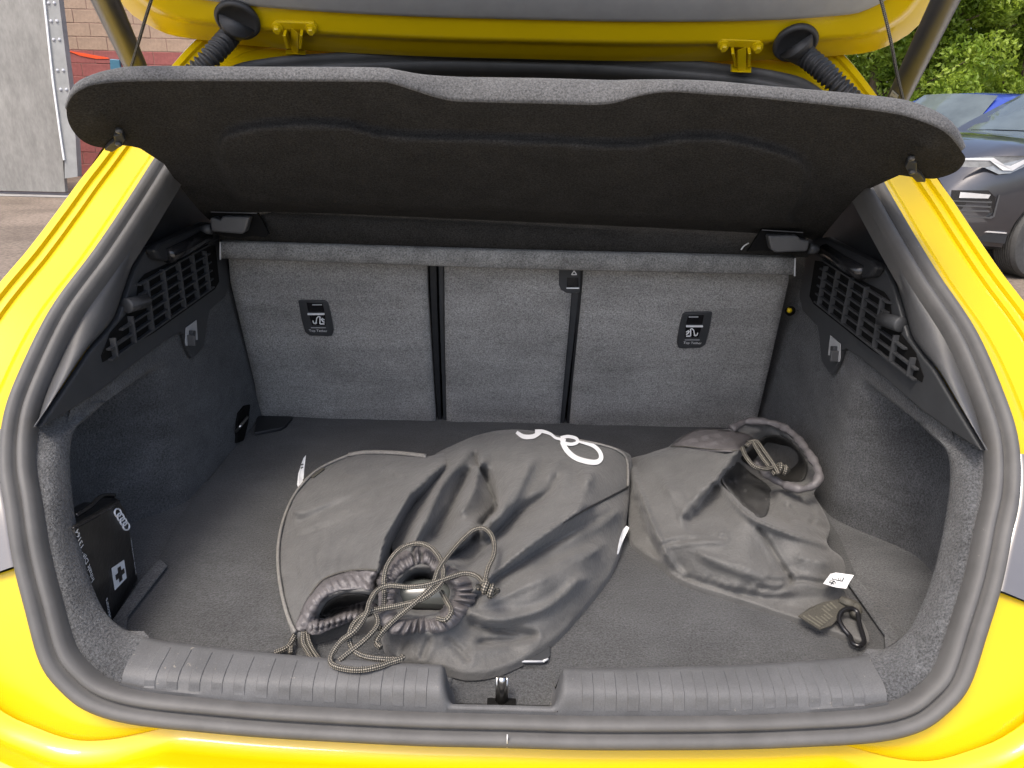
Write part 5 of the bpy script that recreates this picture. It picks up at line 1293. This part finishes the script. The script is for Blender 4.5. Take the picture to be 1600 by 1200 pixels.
    for sx in (-1, 1):
        def g(s_, k_):
            zt = np.interp(s_, [c_[0] for c_ in cs], [c_[1] for c_ in cs]); wb_ = np.interp(s_, [c_[0] for c_ in cs], [c_[2] for c_ in cs]); wt_ = np.interp(s_, [c_[0] for c_ in cs], [c_[3] for c_ in cs])
            x1, x2 = hw * wb_ * .98, hw * wt_ * 1.12; zb_ = belt - .03
            kk = min(k_, .93); xm = x1 * .35 + x2 * .65
            x = x1 + (xm - x1) * kk / .72 if kk < .72 else xm + (x2 - xm) * (kk - .72) / .21
            return np.array(P(s_, sx * (x + 0.006), zb_ + (zt - zb_) * kk))
        for a_, b_ in ((s0 + 0.38, (s1 + s2) / 2 - 0.08), ((s1 + s2) / 2 + 0.02, s3 - 0.45)):
            V, F = loft([[g(s_, k_) for k_ in (0.10, 0.45, 0.72, 0.86)] for s_ in np.linspace(a_, b_, 7)]); mesh('side_window', V, F, 'glass', t)
    return t, P, hw
dk, P_, hw_ = parked_car('parked_car', 'dark grey car with pale headlight and slatted side intake, beside the yellow hatchback', paint('anthracite_paint', (0.035, 0.035, 0.04)), (0, 0, 0), 0.0, Lc=4.45, W=1.84, hood=1.05, belt=1.10, roof=1.60, roofline=(1.55, 2.35, 3.7, 4.35))
# place it: the front wheel by the frame's edge
hd = R(110)
dk.rotation_euler = (0, 0, hd)
dk.location = (3.2, 6.65, 0)
# its face: headlamp, intake with slats, lower lip, on the corner towards the camera
def front_x(s_): f = np.clip(1 - s_ / 0.75, 0, 1); return hw_ * (1 - 0.30 * f ** 2.2)
def skin(s_, z, o_=0.0, sx=1):
    z = z + 0.085
    # point on the corner skin at distance s_ from the nose
    return np.array(P_(s_ - o_ * 0.6, sx * (front_x(s_) * 0.985 + o_ * 0.8), z))
def sheet_on(name, pts, m, parent, o_=0.012, thick=0.01, sx=1):
    L0 = [skin(a_, z_, o_, sx) for a_, z_ in pts]; L1 = [skin(a_, z_, o_ - thick, sx) for a_, z_ in pts]
    n = len(L0); V = L0 + L1; F = [tuple(range(n)), tuple(range(2 * n - 1, n - 1, -1))] + [(i, i + n, (i + 1) % n + n, (i + 1) % n) for i in range(n)]
    return mesh(name, V, F, m, parent, smooth=False)
for sx in (1, -1):
    hl = sheet_on('headlamp', [(0.03, 0.80), (0.03, 0.86), (0.2, 0.885), (0.42, 0.895), (0.56, 0.90), (0.50, 0.84), (0.36, 0.765), (0.28, 0.755), (0.18, 0.80)], 'lens', dk, 0.016, 0.02, sx); hl['local'] = 1
    sheet_on('lamp_tube', [(0.04, 0.85), (0.2, 0.855), (0.30, 0.785), (0.37, 0.785), (0.52, 0.885), (0.48, 0.89), (0.35, 0.82), (0.31, 0.82), (0.22, 0.875), (0.04, 0.865)], 'drl', hl, 0.022, 0.006, sx)
    it = sheet_on('intake', [(0.02, 0.62), (0.24, 0.63), (0.30, 0.58), (0.31, 0.46), (0.28, 0.43), (0.04, 0.44)], 'gloss_black', dk, 0.012, 0.015, sx); it['local'] = 1
    for z in (0.465, 0.50, 0.535): sheet_on('intake_slat', [(0.04, z), (0.28, z), (0.28, z + 0.012), (0.04, z + 0.009)], 'trim_light', it, 0.024, 0.012, sx)
    sheet_on('fog_lens', [(0.07, 0.565), (0.25, 0.57), (0.26, 0.60), (0.07, 0.61)], 'chrome', it, 0.020, 0.006, sx)
    sheet_on('intake_frame', [(0.01, 0.425), (0.30, 0.415), (0.325, 0.43), (0.325, 0.60), (0.315, 0.60), (0.312, 0.438), (0.29, 0.428), (0.01, 0.438)], 'trim_light', it, 0.02, 0.008, sx)
    sheet_on('lower_lip', [(0.01, 0.315), (0.45, 0.300), (0.45, 0.310), (0.01, 0.33)], 'chrome', dk, 0.016, 0.01, sx)
    sheet_on('lower_cladding', [(0.01, 0.25), (0.46, 0.22), (0.46, 0.298), (0.01, 0.31)], 'black', dk, 0.012, 0.01, sx)
    V, F = lathe([(0.0, 0.0), (0.012, 0.0), (0.012, 0.006), (0, 0.008)], skin(0.46, 0.46, 0.004, sx), (sx, 0.3, 0), 12); mesh('park_sensor', V, F, 'chrome', dk)
V, F = box(P_(0.02, 0, 0.66), (0.9, 0.06, 0.26)); mesh('front_grille', V, F, 'gloss_black', dk, smooth=False, bevel=0.02)
bl2, _, _ = parked_car('parked_car', 'bright blue car with pale windscreen parked behind the dark grey car', paint('blue_paint', (0.02, 0.045, 0.30)), (4.3, 9.8, 0), R(120), Lc=4.3, W=1.80, hood=0.97, belt=1.0, roof=1.52, roofline=(1.15, 1.95, 3.5, 4.15))
sv, _, _ = parked_car('parked_car', 'silver car parked furthest along under the trees', paint('silver_paint', (0.5, 0.51, 0.53)), (3.4, 13.4, 0), R(118), Lc=4.3, W=1.80, hood=0.95, belt=0.98, roof=1.50, roofline=(1.2, 1.95, 3.5, 4.15))

# ------------------------------------------------------------------ trees
def leaf_mat(name, c1, c2):
    m, nt, b = nodes_of(name); L = nt.links.new
    g = N(nt, 'ShaderNodeTexCoord'); n1 = N(nt, 'ShaderNodeTexNoise', Scale=2.3, Detail=5.0); L(g.outputs['Object'], n1.inputs['Vector'])
    r = N(nt, 'ShaderNodeValToRGB'); r.color_ramp.elements[0].position, r.color_ramp.elements[1].position = 0.35, 0.65
    r.color_ramp.elements[0].color = (*c1, 1); r.color_ramp.elements[1].color = (*c2, 1); L(n1.outputs['Fac'], r.inputs['Fac'])
    L(r.outputs[0], b.inputs['Base Color']); b.inputs['Roughness'].default_value = 0.5
    tr = N(nt, 'ShaderNodeBsdfTranslucent'); L(r.outputs[0], tr.inputs['Color']); mxs = N(nt, 'ShaderNodeMixShader'); mxs.inputs[0].default_value = 0.5
    L(b.outputs[0], mxs.inputs[1]); L(tr.outputs[0], mxs.inputs[2]); L(mxs.outputs[0], nt.nodes['Material Output'].inputs['Surface'])
    return m
MT['leaf'] = leaf_mat('leaf_green', (0.15, 0.24, 0.02), (0.29, 0.38, 0.04))
MT['bark'] = mat('bark', (0.10, 0.075, 0.05), 0.9, 0.3, 8, 0.8, 30, 0.2, bdist=0.02)
def tree(label, x, y, hgt, rad, seed, nleaf):
    rg = np.random.RandomState(seed)
    t = thing('broadleaf_tree', label, 'tree', (x, y, 0), 'trees behind the parked cars')
    base = np.array([x, y, 0.0]); limbs = []
    trunk = [base + np.array([0, 0, -0.05]), base + np.array([0.05, 0.02, hgt * 0.2]), base + np.array([-0.05, 0.05, hgt * 0.5]), base + np.array([0.05, 0, hgt * 0.85])]
    parts = [tube(catmull(trunk, 6), np.linspace(0.16, 0.03, 19), 10)[:2]]
    cl = []
    for k in range(34):
        z = rg.uniform(0.10, 0.98) * hgt; a = rg.uniform(0, 2 * math.pi); rr_ = rad * (0.45 + 0.6 * math.sin(math.pi * min(1, 0.12 + z / hgt * 0.85))) * rg.uniform(0.55, 1.05)
        tip = base + np.array([math.cos(a) * rr_, math.sin(a) * rr_, z + rg.uniform(0, .3)]); rt = base + np.array([0, 0, max(0.15, z - 0.5 * rr_)])
        parts.append(tube(catmull([rt, rt * .5 + tip * .5 + np.array([0, 0, .12]), tip], 4), np.linspace(0.035, 0.008, 9), 6)[:2])
        for q in range(5): cl.append(((rt * (0.25 + .15 * q) + tip * (0.75 - .15 * q)) if q else tip, rg.uniform(0.28, 0.55)))
    V, F = merge(parts); mesh('trunk', V, F, 'bark', t)
    cl = [(c_, r_) for c_, r_ in cl]
    n = nleaf; ci = rg.randint(0, len(cl), n)
    C = np.array([cl[i][0] for i in ci]); Rr = np.array([cl[i][1] for i in ci])
    d = unit(rg.normal(size=(n, 3))); C = C + d * (Rr * rg.uniform(0.3, 1.0, n) ** 0.6)[:, None]
    C[:, 2] = np.maximum(C[:, 2], 0.1)
    ax = unit(rg.normal(size=(n, 3)) + np.array([0, 0, -0.3])); nr = unit(rg.normal(size=(n, 3)) + np.array([0, 0, 0.9])); sd = unit(np.cross(ax, nr)); sz = rg.uniform(0.032, 0.068, n)[:, None]
    nn = np.cross(sd, ax)
    Q = np.stack([C - ax * sz, C + sd * sz * .5 + nn * sz * .15, C + ax * sz, C - sd * sz * .5 + nn * sz * .15], 1).reshape(-1, 3)
    me = bpy.data.meshes.new('crown'); me.from_pydata(Q.tolist(), [], np.arange(4 * n).reshape(-1, 4).tolist())
    link('crown', me, t, 'leaf')
    return t
tree('broad bright green tree with low branches behind the silver car', 7.0, 15.8, 6.0, 2.6, 1, 70000)
tree('dense leafy tree behind the blue car roof', 9.8, 15.6, 6.4, 2.7, 2, 80000)
tree('tall leafy tree rising beyond the dark grey car', 12.8, 16.6, 6.4, 2.8, 3, 70000)
tree('young green tree growing behind the yellow tailgate strut', 4.2, 17.5, 5.6, 2.3, 4, 20000)
tree('dark green tree filling the gap in the back row', 8.6, 19.6, 7.0, 3.0, 5, 34000)
tree('full crowned tree at the end of the back row', 12.4, 20.2, 7.4, 3.0, 6, 34000)
